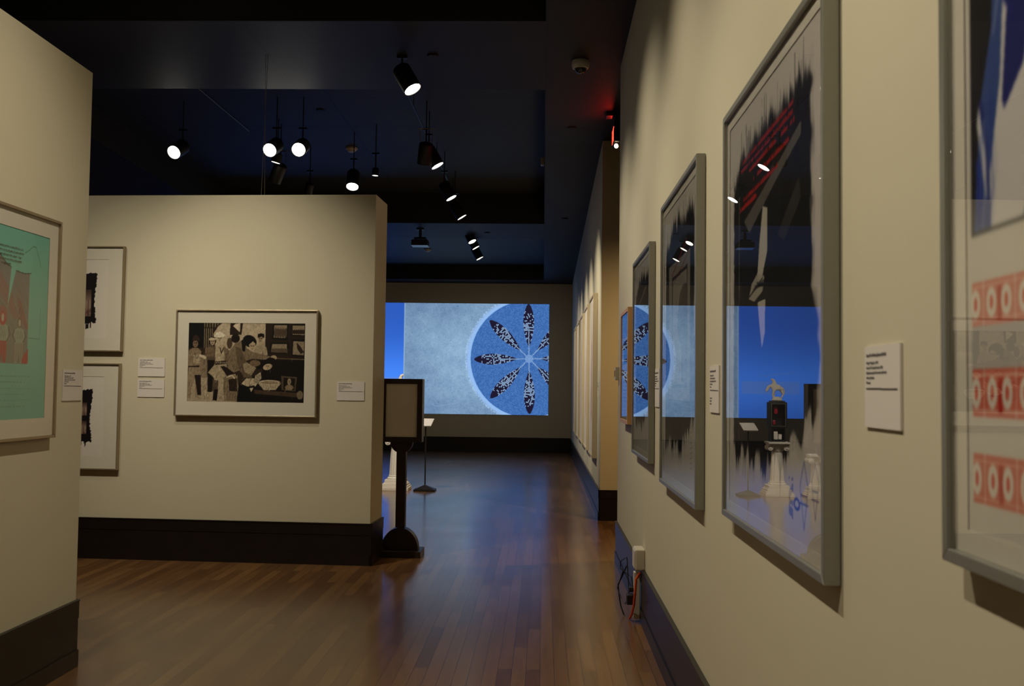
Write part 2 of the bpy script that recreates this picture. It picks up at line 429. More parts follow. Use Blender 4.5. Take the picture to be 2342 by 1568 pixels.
# ------------------------------------------------------------------ framed pictures
def framed(name, loc, rotz, w, h, depth, border, fm, label, cat, canvas=None, art_rect=None, mat_rect=None, group=None, glass=True, artlabel=None, lip=0.008):
    t = thing(name, loc, rotz, label, cat, group)
    b = border; y0, y1 = -depth, -0.002
    bm = MB()
    for pts in (((0,0),(w,0),(w-b,b),(b,b)), ((w,0),(w,h),(w-b,h-b),(w-b,b)), ((w,h),(0,h),(b,h-b),(w-b,h-b)), ((0,h),(0,0),(b,b),(b,h-b))):
        bm.prism(pts, y0, y1)
    bm.build('frame', fm, t, bevel=0.0018)
    yb = -depth + lip
    if mat_rect:      # mat board with a window: (x0, x1, z0, z1)
        a0, a1, c0, c1 = mat_rect; mb = MB()
        for pts in (((b,b),(w-b,b),(a1,c0),(a0,c0)), ((w-b,b),(w-b,h-b),(a1,c1),(a1,c0)), ((w-b,h-b),(b,h-b),(a0,c1),(a1,c1)), ((b,h-b),(b,b),(a0,c0),(a0,c1))):
            mb.prism(pts, yb + 0.0055, yb + 0.007)
        mb.build('mat_board', M['matboard'], t)
    MB().box(b, w-b, yb + 0.0085, yb + 0.014, b, h-b).build('backing_board', M['matboard'], t)
    if canvas is not None:
        canvas.build('artwork', M['print'], t, art_rect[0], yb + 0.008 if mat_rect else yb + 0.006, art_rect[1], label=artlabel)
    if glass:
        MB().box(b, w-b, yb - 0.002, yb, b, h-b).build('glass_pane', M['glass'], t)
    return t

RW = -H90
# --- three tall brushed-ink pieces on the right wall
def ink_piece(w, h, seed, n=(190, 380), x0=.05, x1=.95, z0=.04, z1=.957, shape=0):
    cw, ch = w*(x1-x0), h*(z1-z0)
    c = Canvas(n[0], n[1], cw, ch, (204, 197, 188), seed)
    U = (c.X/cw*(x1-x0)+x0); V = (c.Z/ch*(z1-z0)+z0)
    def spikes(step, amp):
        k = c.n1(step, 1.0); return amp*np.clip(k*1.7-.6, 0, 1)[None, :]
    top = .868 + spikes(w*.035, .035) + spikes(w*.011, .028) - .065*np.clip((.32-U)/.22, 0, 1) + .03*np.clip(1-np.abs(U-.835)/.02, 0, 1)
    bot = .178 - spikes(w*.03, .045) - spikes(w*.012, .03) + .10*np.clip((U-.60)/.27, 0, 1)
    lef = .095 + .012*c.noise(w*.02, h*.01); rig = .872 + .022*c.noise(w*.03, h*.03) + .05*np.sqrt(np.clip(1-np.abs(V-.36)/.13, 0, 1))
    m = np.clip((top-V)*34, 0, 1)*np.clip((V-bot)*70, 0, 1)*np.clip((U-lef)*70, 0, 1)*np.clip((rig-U)*70, 0, 1)
    halo = np.clip((top+.02-V)*20, 0, 1)*np.clip((V-bot+.03)*16, 0, 1)*np.clip((U-lef+.01)*40, 0, 1)*np.clip((rig+.02-U)*40, 0, 1)*(c.noise(w*.008, h*.12))
    c.put(halo, (70, 68, 68), .8)
    c.put(m, (9, 9, 12))
    for k in range(9):
        u = .14 + .7*c.r.rand(); c.put(np.clip(1-np.abs(U-u)/.014, 0, 1)*np.clip((V-.60)/.1, 0, 1)*m*c.noise(w*.01, h*.05), (58, 56, 54), .45)
    S = lambda pts: [((u-x0)/(x1-x0)*cw, (v-z0)/(z1-z0)*ch) for u, v in pts]
    # dry-brush streak edges
    for k in range(22):
        u = .12 + .72*c.r.rand(); v = .86 + .03*c.r.rand()
        c.put(c.line(S([(u, v-.05), (u+.003*c.r.randn(), v+.045*c.r.rand()+.015)]), .0022 + .003*c.r.rand()), (24, 24, 27), .35+.5*c.r.rand())
        u = .11 + .5*c.r.rand(); v = .2
        c.put(c.line(S([(u, v), (u, v-.03-.06*c.r.rand())]), .0022), (22, 22, 40), .35+.4*c.r.rand())
    return c, S, (w*x0, w*x1, h*z0, h*z1)

# largest, with red writing, pale blade and blue drawings
w3, h3 = 1.26, 1.388
c, S, mr = ink_piece(w3, h3, 3, (230, 420))
c.put(c.poly(S([(.24,.70),(.62,.765),(.80,.80),(.80,.775),(.60,.735),(.30,.665)])), (120, 116, 108), .75)      # grey strap
c.put(c.poly(S([(.60,.62),(.78,.70),(.80,.66),(.66,.60)])), (70, 66, 60), .6)
c.put(c.poly(S([(.455,.70),(.50,.69),(.50,.60),(.44,.545),(.395,.55),(.42,.63)])), (196, 190, 176))             # blade, upper part
c.put(c.poly(S([(.33,.545),(.40,.565),(.47,.55),(.45,.52),(.36,.505),(.30,.515)])), (180, 174, 160), .9)         # hand-like knot
for k in range(5):
    c.put(c.line(S([(.31+.02*k,.52+.006*k),(.45+.01*k,.548-.006*k)]), .004), (20, 20, 22))
c.put(c.poly(S([(.40,.50),(.48,.50),(.475,.43),(.445,.40),(.42,.45)])), (196, 190, 176))                        # blade, lower part
for r_ in range(6):                                                                                              # red writing
    v0 = [.842, .824, .808, .782, .752, .734][r_]; u0, u1 = [(.22,.74),(.20,.75),(.30,.76),(.34,.70),(.22,.60),(.18,.38)][r_]
    for i in range(40):
        u = u0 + (u1-u0)*i/40
        if c.r.rand() < .8:
            zz = v0 + .02*(u-u0)
            c.put(c.line(S([(u, zz-.004), (u+.006, zz+.005*c.r.rand()), (u+.008, zz-.003)]), .0045), (178, 24, 20), .95)
for i in range(52):                                                                                              # dashed thread lines
    v = .20 + i*.011
    c.put(c.line(S([(.175, v), (.175, v+.006)]), .003), (150, 146, 138), .9)
    c.put(c.line(S([(.735, v), (.735, v+.006)]), .002), (70, 70, 74), .9)
BL = (40, 52, 130)
for (u, v, sc) in ((.82, .12, 1.0), (.90, .135, .8)):
    c.put(c.line(S([(u-.03*sc, v+.02), (u, v+.065*sc), (u+.03*sc, v+.02), (u, v-.055*sc), (u-.03*sc, v+.02)]), .003), BL)
    c.put(c.line(S([(u-.03*sc, v-.01), (u+.03*sc, v-.01)]), .0035), BL)
    c.put(c.line(S([(u-.025*sc, v+.005), (u+.025*sc, v+.005)]), .0035), BL)
c.put(c.ell(*S([(.765, .105)])[0], .035, .018), BL); c.put(c.ell(*S([(.765, .105)])[0], .02, .009), (200, 196, 190))
c.put(c.rect(S([(.70,0)])[0][0], S([(.735,0)])[0][0], S([(0,.075)])[0][1], S([(0,.15)])[0][1])*(c.noise(.02, .01) > .4), BL, .6)
framed('framed_print', (XW, 3.505, 1.073), RW, w3, h3, .04, .021, M['silver'],
       'tall pewter-framed black ink print with red writing and blue drawings on the right wall', 'picture',
       c, (mr[0], mr[2]), mr, group='pewter-framed ink prints on the right wall')
# middle one
w2, h2 = 1.26, 1.47
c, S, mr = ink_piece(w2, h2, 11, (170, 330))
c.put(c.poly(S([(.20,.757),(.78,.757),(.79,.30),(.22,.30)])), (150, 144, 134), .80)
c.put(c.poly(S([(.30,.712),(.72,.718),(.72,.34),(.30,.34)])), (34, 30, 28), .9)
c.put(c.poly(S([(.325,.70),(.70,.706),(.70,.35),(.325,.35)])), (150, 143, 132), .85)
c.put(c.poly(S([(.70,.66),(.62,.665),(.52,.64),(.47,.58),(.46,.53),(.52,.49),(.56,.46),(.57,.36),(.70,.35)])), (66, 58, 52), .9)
c.put(c.line(S([(.30,.72),(.70,.80)]), .006), (120, 16, 22)); c.put(c.line(S([(.35,.69),(.76,.755)]), .004), (110, 16, 22))
for i in range(12): c.put(c.line(S([(.80, .10+.015*i), (.84, .105+.015*i)]), .003), (120, 116, 112), .7)
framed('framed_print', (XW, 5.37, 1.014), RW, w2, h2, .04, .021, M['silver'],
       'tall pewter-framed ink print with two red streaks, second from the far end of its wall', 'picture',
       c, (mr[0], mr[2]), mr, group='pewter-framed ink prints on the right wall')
w1, h1 = 1.105, 1.325
c, S, mr = ink_piece(w1, h1, 23, (110, 240))
c.put(c.line(S([(.30,.76),(.70,.82)]), .008), (170, 164, 150), .8)
c.put(c.rect(0, 9, S([(0,.50)])[0][1], S([(0,.72)])[0][1])*0.3, (60, 50, 40))
framed('framed_print', (XW, 7.045, 1.065), RW, w1, h1, .04, .021, M['silver'],
       'smaller pewter-framed ink print hanging beside the light oak frame', 'picture',
       c, (mr[0], mr[2]), mr, group='pewter-framed ink prints on the right wall')

# nearest frame: blue and white picture over rows of red banknote prints
w4, h4 = 1.258, 1.388
F4Y, F4Z = 1.588, 1.242
cw, ch = 1.13, 1.26; mx4, mz4 = .064, .055
c = Canvas(520, 560, cw, ch, (208, 203, 192), 5)
P = lambda Y, z: (F4Y - Y - mx4, z - F4Z - mz4)
def PP(l): return [P(*p) for p in l]
c.put(c.poly(PP([(1.508,1.736),(1.508,2.52),(.60,2.52),(.60,1.736)])), (14, 12, 16))
c.put(c.poly(PP([(1.50,1.74),(1.474,1.93),(1.437,2.03),(1.42,2.2),(1.35,2.40),(.75,2.40),(.75,1.74)])), (40, 66, 132))
c.put(c.noise(.05, .14)*c.poly(PP([(1.474,1.93),(1.437,2.03),(1.42,2.2),(1.30,2.30),(1.30,1.9)])), (88, 104, 150), .7)
c.put(c.poly(PP([(1.480,1.93),(1.487,1.90),(1.462,1.80),(1.452,1.77),(1.458,1.84)])), (205, 203, 205))
c.put(c.poly(PP([(1.442,1.74),(1.445,1.82),(1.41,1.95),(1.40,2.06),(1.385,2.07),(1.39,1.95),(1.405,1.915),(1.33,1.99),(1.20,2.06),(1.15,1.9),(1.28,1.74)])), (210, 206, 202))
c.put(c.poly(PP([(1.405,1.915),(1.398,1.90),(1.34,1.95),(1.30,2.08),(1.36,2.12),(1.39,2.03)])), (16, 22, 100))
c.put(c.poly(PP([(1.44,2.08),(1.44,2.3),(1.30,2.35),(1.33,2.09),(1.375,2.035),(1.41,2.09)])), (16, 20, 92), .9)
c.put(c.line(PP([(1.425,2.10),(1.375,2.03)]), .006), (20, 24, 110))
c.put(c.line(PP([(1.475,1.93),(1.455,1.86),(1.45,1.78)]), .006), (24, 32, 110)); c.put(c.line(PP([(1.485,1.84),(1.478,1.76)]), .008), (30, 50, 140))
c.put(c.poly(PP([(1.345,1.74),(1.31,1.85),(1.29,1.98),(1.25,1.98),(1.28,1.80),(1.30,1.74)])), (30, 34, 100), .8)
c.put(c.poly(PP([(1.462,2.12),(1.478,2.14),(1.470,2.22),(1.455,2.26),(1.44,2.2)])), (18, 20, 60)); 
for q in range(9): c.put(c.ell(*P(1.466+.006*math.sin(q*2), 2.10+.02*q), .004, .007), (190, 200, 215), .8)
for q in range(5):
    y_ = 1.48-.011*q; c.put(c.line(PP([(y_, 1.745), (y_-.012, 1.80+.03*(q % 3)), (y_-.006, 1.88+.02*(q % 4))]), .0035), [(34, 52, 140), (150, 156, 176), (70, 84, 140)][q % 3], .55)
c.put(c.line(PP([(1.44,2.10),(1.40,2.25),(1.33,2.38)]), .010), (12, 14, 60), .8); c.put(c.line(PP([(1.43,2.02),(1.405,2.10),(1.36,2.24)]), .006), (120, 132, 170), .6)
c.blur(3)
for zt, zb, dark in ((1.665,1.600,.78),(1.536,1.468,1.0),(1.412,1.341,.9)):
    if dark == 1.0: c.put(c.poly(PP([(1.512,1.478),(1.508,1.60),(.70,1.60),(.70,1.478)])), (150, 146, 142), .55)
    red = (204, 96, 76)
    c.put(c.poly(PP([(1.508,zb),(1.508,zt),(.65,zt),(.65,zb)])), red, dark)
    hh = zt-zb
    c.put(c.poly(PP([(1.508,zt-.10*hh),(1.508,zt-.14*hh),(.65,zt-.14*hh),(.65,zt-.10*hh)])), (226, 170, 150))
    c.put(c.poly(PP([(1.508,zb+.10*hh),(1.508,zb+.14*hh),(.65,zb+.14*hh),(.65,zb+.10*hh)])), (226, 170, 150))
    for k in range(9):
        Y0 = 1.496 - k*.098
        for dY in (0, .052):
            cxy = P(Y0 - dY + .0, zb + .5*hh)
            c.put(c.ell(cxy[0], cxy[1], .0165, .36*hh), (222, 214, 202)); c.put(c.ell(cxy[0], cxy[1], .0062, .17*hh), (200, 70, 50))
        x = P(Y0-.026, 0)[0]; c.put(c.rect(x-.0012, x+.0012, P(0,zb)[1], P(0,zt)[1]), (232, 212, 200))
        x = P(Y0-.078, 0)[0]; c.put(c.rect(x-.006, x+.006, P(0,zb+.1*hh)[1], P(0,zt-.15*hh)[1]), (178, 40, 24))
c.blur(2)
t4 = framed('framed_print', (XW, F4Y, F4Z), RW, w4, h4, .04, .021, M['silver'],
       'close pewter-framed picture with blue and white image above rows of red banknotes', 'picture',
       c, (mx4, mz4), (mx4, mx4+cw, mz4, mz4+ch))

# oak frame with a printed notice
c = Canvas(70, 120, .62, .80, (205, 208, 214), 9)
c.put(c.rect(0, .62, .62, .80), (90, 120, 180), .8); c.put(c.rect(.12, .46, .42, .60), (50, 80, 140), .9)
for i in range(8): c.scribble(.08, .54, .34-.03*i, .010, (110, 120, 140), .7, i)
framed('framed_notice', (XW, 8.05, 1.245), RW, .69, .87, .045, .03, M['oak'],
       'light oak frame holding a printed notice, at the far end of the near right wall', 'picture',
       c, (.035, .035), None)

# --- five tall maple-framed prints on the far right wall
for k in range(5):
    yn = 12.25 + 1.65*k
    c = Canvas(60, 130, 1.04, 1.96, (222, 214, 204), 30+k)
    if k < 4:
        c.put(c.poly([(.46,.5),(.50,1.35),(.53,1.5),(.57,1.35),(.60,.5),(.53,.35)]), (170, 60, 60), [.9, .6, .35, .25][k])
        c.put(c.line([(.53,.3),(.53,1.6)], .014), (150, 40, 46), [.9, .6, .4, .3][k])
    lab = ['nearest tall maple-framed print with a red spindle shape on the far right wall',
           'tall maple-framed print with a fainter red shape, just beyond the nearest one',
           'middle of the five tall maple-framed prints on the far right wall',
           'tall maple-framed print fourth along the far right wall',
           'farthest of the five tall maple-framed prints, nearest the projection'][k]
    framed('framed_print', (XW, yn + 1.12, .66), RW, 1.12, 2.03, .06, .03, M['pale_oak'], lab, 'picture',
           c, (.04, .035), None, glass=False, group='tall maple-framed prints on the far right wall')

# --- teal comic print on the left wall
TY0 = 4.03; wl = 4.922 - TY0; hl = 1.082
c = Canvas(230, 260, .80, .885, (126, 192, 174), 14)   # print: x 0..0.8 ends at world Y 4.825, z from 1.328
Q = lambda Y, z: (Y - 4.025, z - 1.328)
def QQ(l): return [Q(*p) for p in l]
c.put(c.noise(.10, .12, 2), (112, 178, 160), .6)
pm = c.rect(0, .625, .257, .87)
c.put(pm, (126, 132, 126)); c.put(pm*np.clip((c.Z-.45)/.4, 0, 1), (136, 128, 126), .7)
for q in range(60):
    y0, z0 = 4.03+.62*c.r.rand(), 1.75+.5*c.r.rand()
    c.put(pm*c.line(QQ([(y0, z0), (y0+.05+.05*c.r.rand(), z0-.05-.06*c.r.rand())]), .0022), [(96, 98, 94), (160, 158, 150), (150, 104, 104)][q % 3], .6)
c.put(pm*c.poly(QQ([(4.30,2.14),(4.36,2.03),(4.50,1.90),(4.56,1.80),(4.52,1.79),(4.38,1.92),(4.28,2.0)])), (150, 108, 106), .6)
c.put(pm*c.poly(QQ([(4.54,1.90),(4.58,1.88),(4.655,1.75),(4.62,1.75),(4.56,1.82)])), (150, 100, 100), .65)
BB = [(4.03,2.30),(4.28,2.28),(4.345,2.135),(4.385,2.078),(4.448,2.038),(4.53,2.018),(4.60,2.012),(4.66,2.02),(4.70,2.3)]
c.put(c.poly(QQ(BB)), (126, 192, 174)); c.put(c.line(QQ(BB[1:-1]), .0028), (44, 62, 58))
c.put(c.poly(QQ([(4.485,2.035),(4.525,2.025),(4.46,1.84)])), (128, 194, 176))
RD_, GY_, LN_ = (168, 80, 84), (150, 164, 152), (84, 88, 84)
for (fx, sc, hat) in ((4.425, 1.0, True), (4.572, .92, False), (4.28, 1.0, True)):       # small comic figures
    b0 = 1.588
    c.put(c.poly(QQ([(fx-.040*sc,b0),(fx-.042*sc,b0+.11*sc),(fx+.04*sc,b0+.11*sc),(fx+.036*sc,b0),(fx+.012,b0),(fx,b0+.05),(fx-.012,b0)])), RD_ if hat else GY_, .9)
    for q in range(7): c.put(c.line(QQ([(fx-.035+.011*q, b0+.01),(fx-.030+.010*q, b0+.10*sc)]), .0022), LN_ if q % 2 else RD_, .8)
    c.put(c.poly(QQ([(fx-.052*sc,b0+.11),(fx-.045*sc,b0+.17*sc),(fx,b0+.185*sc),(fx+.045*sc,b0+.17*sc),(fx+.052*sc,b0+.11),(fx+.03,b0+.10),(fx-.03,b0+.10)])), GY_)
    for q in range(5): c.put(c.line(QQ([(fx-.03+.014*q, b0+.115),(fx-.024+.012*q, b0+.165*sc)]), .0018), LN_, .7)
    if hat:
        c.put(c.ell(*Q(fx, b0+.215*sc), .036*sc, .048*sc), RD_); c.put(c.ell(*Q(fx, b0+.222*sc), .028*sc, .040*sc), (150, 110, 108))
    c.put(c.ell(*Q(fx, b0+.208*sc), .020*sc, .030*sc), RD_ if hat else (120, 96, 92)); c.put(c.ell(*Q(fx, b0+.205*sc), .012*sc, .020*sc), (176, 178, 164))
    if not hat: c.put(c.line(QQ([(fx-.01,b0+.235),(fx+.006,b0+.265)]), .006), (110, 100, 96)); c.put(c.line(QQ([(fx+.01,b0+.225),(fx+.02,b0+.25)]), .004), (110, 100, 96))
    for a_ in (-1, 1): c.put(c.line(QQ([(fx+.048*a_*sc,b0+.165*sc),(fx+.066*a_*sc,b0+.13),(fx+.036*a_*sc,b0+.10)]), .004), (96, 96, 92))
c.put(c.poly(QQ([(4.60,1.588),(4.655,1.588),(4.655,1.66),(4.63,1.64),(4.60,1.61)])), (168, 80, 84))
c.put(c.line(QQ([(4.60,2.11),(4.64,2.13),(4.67,2.15),(4.70,2.15),(4.73,2.10),(4.75,2.06)]), .003), (88, 140, 110))
c.put(c.line(QQ([(4.655,1.71),(4.76,1.71)]), .002), (70, 130, 116)); c.put(c.line(QQ([(4.76,1.71),(4.76,1.86)]), .002), (78, 140, 124))
for i in range(6): c.scribble(.32, .66-.05*(i % 2), .20-.028*i, .005, (96, 128, 92), .5, i)
tl = framed('framed_print', (LX, TY0, 1.228), H90, wl, hl, .04, .014, M['bronze'],
       'framed teal comic print with speech bubble on the left partition', 'picture',
       c, (-.005+.0, .10), (.005+.03, .795, .10, .985))
lettering('lettering', ['I used to get lots. It took GPS now reel,', 'there is to try all again. Dr. gave told that', 'comes right up to the... ok ok... I hear', 'as an eel and one lotion reality speaks', '        for quiet music.'], tl,
          .335, -.04+.008+.0045, .905, .0130, M['ink'], gap=1.5)

# --- pictures on the centre partition (local axes of that wall)
def on_center(s): return tw(s, -0.0005)
def small_ink(two):
    c = Canvas(90, 130, .50, .684, (224, 217, 206), 51 if two else 50)
    top = .585 - c.n1(.06, .02) - c.n1(.012, .012); bot = .11 + c.n1(.05, .03) + c.n1(.012, .015)
    rig = .385 + .012*c.noise(.03, .012) + .01*np.sin(c.Z*14); lef = .11 - .01*c.noise(.03, .012)
    c.put(((c.Z < top[None, :]) & (c.Z > bot[None, :]) & (c.X > lef) & (c.X < rig)).astype(float), (14, 8, 16))
    c.put((((c.Z <= bot[None, :]) & (c.Z > bot[None, :]-.045) & (c.X > .13) & (c.X < .36))*(c.noise(.01, .05) > .45)).astype(float), (14, 8, 16))
    def pic(z0, z1):
        m = c.rect(.16, .352, z0, z1); c.put(m, (150, 126, 112)); c.put(c.rect(.16, .352, z0+(z1-z0)*.6, z1)*np.clip((c.Z-z0)/(z1-z0)*2-1, 0, 1), (58, 40, 36), .9)
        c.put(c.rect(.16, .352, z0, z0+(z1-z0)*.3)*c.noise(.015, .012), (92, 66, 60)); c.put(c.line([(.325, z0), (.325, z0+(z1-z0)*.6)], .004), (70, 34, 30))
    if two: pic(.19, .30); pic(.345, .46)
    else: pic(.19, .42)
    return c
framed('framed_print', tw(-.46, -.0005, 1.775), TR, .79, .915, .04, .012, M['bronze'],
       'upper of two stacked framed prints with dark brush patch, beside the left partition', 'picture',
       small_ink(False), (.148, .116), (.148, .648, .116, .80), group='stacked framed prints on the centre partition')
framed('framed_print', tw(-.468, -.0005, .759), TR, .79, .915, .04, .012, M['bronze'],
       'lower of two stacked framed prints with dark brush patch, beside the left partition', 'picture',
       small_ink(True), (.148, .116), (.148, .648, .116, .80), group='stacked framed prints on the centre partition')

# sepia photograph of a group indoors
wp, hp = 1.02, .676
c = Canvas(400, 265, wp, hp, (62, 52, 42), 77)
def G(px, pz): return ((px-245)/1300.*wp, (1172-pz)/900.*hp)
def GG(l): return [G(*p) for p in l]
LT, MD, DK, BK = (205, 192, 170), (140, 126, 106), (56, 46, 38), (24, 18, 15)
c.put(c.poly(GG([(600,270),(1110,270),(1110,640),(560,640),(520,400)])), (186, 172, 150))
c.put(c.poly(GG([(245,270),(420,270),(420,560),(245,560)])), BK)
c.put(c.poly(GG([(245,880),(800,860),(830,1172),(245,1172)])), (172, 158, 136))
c.put(c.poly(GG([(350,640),(460,640),(460,900),(390,900)])), MD)
for x in range(420, 530, 22): c.put(c.line(GG([(x,330),(x,560)]), .003), (170, 156, 134))
for x in range(420, 600, 30): c.put(c.line(GG([(x,275),(x,330)]), .003), (180, 166, 144))
c.put(c.line(GG([(410,330),(540,330),(610,275)]), .006), DK)
c.put(c.poly(GG([(710,270),(850,270),(835,405),(705,412)])), DK); c.put(c.poly(GG([(765,280),(820,278),(818,380),(740,310)])), LT)
c.put(c.poly(GG([(1105,270),(1550,270),(1550,680),(1150,665),(1105,560)])), (54, 44, 36))
for q in ([(1185,275),(1360,275),(1345,460),(1180,455)], [(1390,285),(1550,285),(1550,420),(1385,415)], [(1160,495),(1365,495),(1358,620),(1155,615)], [(1400,455),(1550,460),(1548,655),(1395,645)]):
    c.put(c.poly(GG(q)), (26, 20, 17))
    cx_ = sum(p[0] for p in q)/4; cz_ = sum(p[1] for p in q)/4
    c.put(c.poly(GG([(cx_+(x-cx_)*.82, cz_+(z-cz_)*.8) for x, z in q])), (150, 136, 116))
for x in range(1215, 1330, 28): c.put(c.ell(*G(x, 380), .014, .048), (92, 80, 68)); c.put(c.ell(*G(x, 330), .007, .009), (120, 106, 90))
for x in range(1400, 1550, 24): c.put(c.ell(*G(x, 370), .012, .022), (60, 50, 42))
c.put(c.poly(GG([(1170,560),(1355,560),(1355,610),(1170,605)])), (100, 88, 74))
c.put(c.poly(GG([(1450,490),(1490,530),(1535,600),(1500,620),(1460,560)])), (60, 50, 44))
c.put(c.line(GG([(1150,668),(1550,682)]), .004), (130, 114, 94))
c.put(c.poly(GG([(1020,690),(1550,690),(1550,1172),(800,1172),(830,1000)])), (30, 22, 18))
def person(parts):
    for kind, a, col in parts:
        c.put(c.poly(GG(a)) if kind == 'p' else c.ell(*G(a[0], a[1]), a[2], a[3], a[4] if len(a) > 4 else 0), col)
person([('p',[(250,780),(380,780),(385,960),(370,1120),(395,1140),(330,1120),(330,900),(300,980),(280,1130),(240,1140),(245,960)],(150,136,114)),
        ('p',[(240,600),(290,560),(350,560),(390,600),(380,760),(240,770)],(140,124,104)),('p',[(300,640),(385,640),(385,740),(305,745)],(170,156,132)),
        ('e',(322,515,.026,.034),(132,112,94)),('p',[(280,480),(375,480),(350,425),(325,410),(300,425)],(64,52,44)),
        ('p',[(320,870),(390,870),(400,1100),(360,1100)],(50,40,34)),('p',[(365,630),(450,660),(440,690),(370,660)],LT)])
person([('p',[(430,570),(470,540),(545,540),(560,640),(540,1050),(470,1060),(455,700)],(96,84,70)),('p',[(430,570),(480,545),(540,560),(530,660),(440,660)],(120,104,86)),
        ('e',(513,480,.034,.04),(46,38,32)),('e',(513,492,.022,.03),(178,160,138)),('p',[(470,455),(500,440),(555,450),(550,470),(475,475)],(190,176,154)),
        ('p',[(465,700),(540,700),(520,1060),(475,1060)],(32,26,22))])
person([('p',[(545,570),(590,525),(660,530),(705,590),(690,740),(650,760),(550,740)],(176,162,138)),('p',[(640,540),(705,590),(700,760),(660,740)],(120,106,88)),
        ('e',(592,455,.026,.036),(190,174,150)),('p',[(525,430),(560,380),(595,372),(625,385),(655,410),(640,435),(580,440)],(222,212,192)),
        ('p',[(470,840),(545,745),(680,740),(690,880),(590,945)],(170,156,132)),('p',[(530,920),(590,930),(580,1150),(535,1155)],(96,82,68)),('p',[(550,1030),(590,1030),(575,1160),(530,1155)],(36,28,24)),
        ('p',[(545,715),(670,700),(680,740),(550,755)],(64,52,42)),('p',[(610,770),(650,765),(800,850),(780,920),(700,900)],(48,38,32)),
        ('p',[(700,870),(780,850),(820,1000),(810,1172),(690,1160),(640,960)],(150,136,112)),
        ('p',[(700,920),(790,900),(800,1050),(720,1050)],(40,32,28))])
for x in range(655, 800, 18): c.put(c.line(GG([(x,900),(x+8,1160)]), .003), (84, 70, 58))
person([('e',(1050,430,.026,.03),(40,32,28)),('e',(1048,458,.024,.040),(170,152,130)),('p',[(985,560),(1020,505),(1085,500),(1120,560),(1135,640),(960,630)],(170,156,132)),
        ('p',[(1020,400),(1055,388),(1092,400),(1090,440),(1060,425),(1020,440)],(36,28,24))])
person([('e',(705,505,.026,.05),(90,76,62)),('e',(770,450,.04,.04),(40,32,28))])
person([('p',[(700,600),(770,500),(850,470),(900,560),(960,600),(1160,650),(1150,690),(960,680),(900,700),(880,790),(760,840),(690,790)],(132,118,98)),
        ('p',[(770,540),(830,560),(900,720),(1010,790),(960,900),(870,890),(800,760)],(108,94,78)),
        ('p',[(860,740),(900,720),(1010,780),(960,870),(880,830)],(160,146,122)),
        ('e',(930,480,.066,.052,-.5),(22,16,14)),('p',[(920,520),(965,480),(995,510),(980,570),(940,590)],(182,164,140)),('p',[(835,470),(890,450),(880,600),(850,590)],(34,28,24)),
        ('e',(1200,665,.03,.022),(176,158,134)),('e',(1165,735,.062,.056,.4),(34,26,22)),('e',(1135,770,.044,.028,.3),(186,168,144)),
        ('p',[(950,880),(1000,800),(1080,790),(1080,830),(1010,870)],(60,50,42)),('e',(995,730,.05,.03),(124,108,88)),
        ('p',[(850,960),(900,900),(1000,900),(1000,980),(900,1000)],(190,176,152)),('p',[(1000,870),(1060,830),(1070,900),(1000,1000),(985,950)],(200,188,166))])
for x in range(1000, 1060, 14): c.put(c.line(GG([(x,860),(x-10,960)]), .0025), (70, 58, 48))
c.put(c.poly(GG([(820,960),(960,1010),(980,1172),(800,1172)])), (16, 12, 10)); c.put(c.poly(GG([(940,1015),(985,1005),(960,1060)])), LT)
c.put(c.poly(GG([(1030,955),(1290,955),(1230,1030),(1100,1035)])), (176, 164, 142)); c.put(c.ell(*G(1162, 945), .102, .022), (206, 194, 172)); c.put(c.ell(*G(1162, 948), .085, .015), (150, 136, 114))
c.put(c.poly(GG([(985,1030),(1480,1060),(1460,1110),(1000,1075)])), (84, 70, 58))
c.put(c.poly(GG([(1290,870),(1465,880),(1450,1045),(1295,1030)])), (96, 84, 70)); c.put(c.poly(GG([(1315,890),(1445,898),(1435,1030),(1315,1020)])), (40, 32, 28))
c.put(c.ell(*G(1380, 935), .018, .03), (170, 154, 132)); c.put(c.ell(*G(1380, 1000), .04, .026), (140, 124, 104)); c.put(c.ell(*G(1500, 1085), .03, .04), (130, 118, 100))
for q in range(260):     # creases and fringes in the clothes
    px_, pz_ = 250+1290*c.r.rand(), 560+560*c.r.rand()
    gx, gz = G(px_, pz_); ix, iz = int(gx/wp*(c.nx-1)), int(gz/hp*(c.nz-1)); v_ = c.c[min(max(iz,0),c.nz-1), min(max(ix,0),c.nx-1)].mean()
    if v_ < 70: continue
    a_ = 1.2+.9*c.r.rand(); l_ = 18+34*c.r.rand()
    c.put(c.line(GG([(px_, pz_), (px_+math.cos(a_)*l_*.5, pz_+math.sin(a_)*l_*.6), (px_+math.cos(a_+.3)*l_, pz_+math.sin(a_+.3)*l_)]), .0022), np.array((1, .92, .82))*(v_*.45 if q % 2 else min(240, v_*1.4)), .7)
for (px_, pz_, sz) in ((322,515,1),(513,492,.9),(592,458,1),(1048,458,1),(960,545,1.1),(1380,935,.7),(1135,770,.9)):      # faces
    for dx_ in (-11, 11): c.put(c.ell(*G(px_+dx_*sz, pz_-8*sz), .0055*sz, .0032*sz), (40, 32, 26), .9); c.put(c.line(GG([(px_+(dx_-7)*sz, pz_-16*sz),(px_+(dx_+7)*sz, pz_-17*sz)]), .0018), (46, 36, 30), .8)
    c.put(c.line(GG([(px_, pz_-4*sz),(px_+3, pz_+8*sz)]), .0018), (90, 76, 62), .8); c.put(c.line(GG([(px_-8*sz, pz_+19*sz),(px_+8*sz, pz_+19*sz)]), .0022), (60, 46, 40), .9)
for x in range(560, 690, 22): c.put(c.ell(*G(x, 728), .005, .006), (190, 178, 156))
c.put(c.line(GG([(600,560),(615,620),(640,560)]), .005), (60, 50, 42)); c.put(c.line(GG([(690,890),(740,870),(770,905)]), .006), (210, 200, 180))
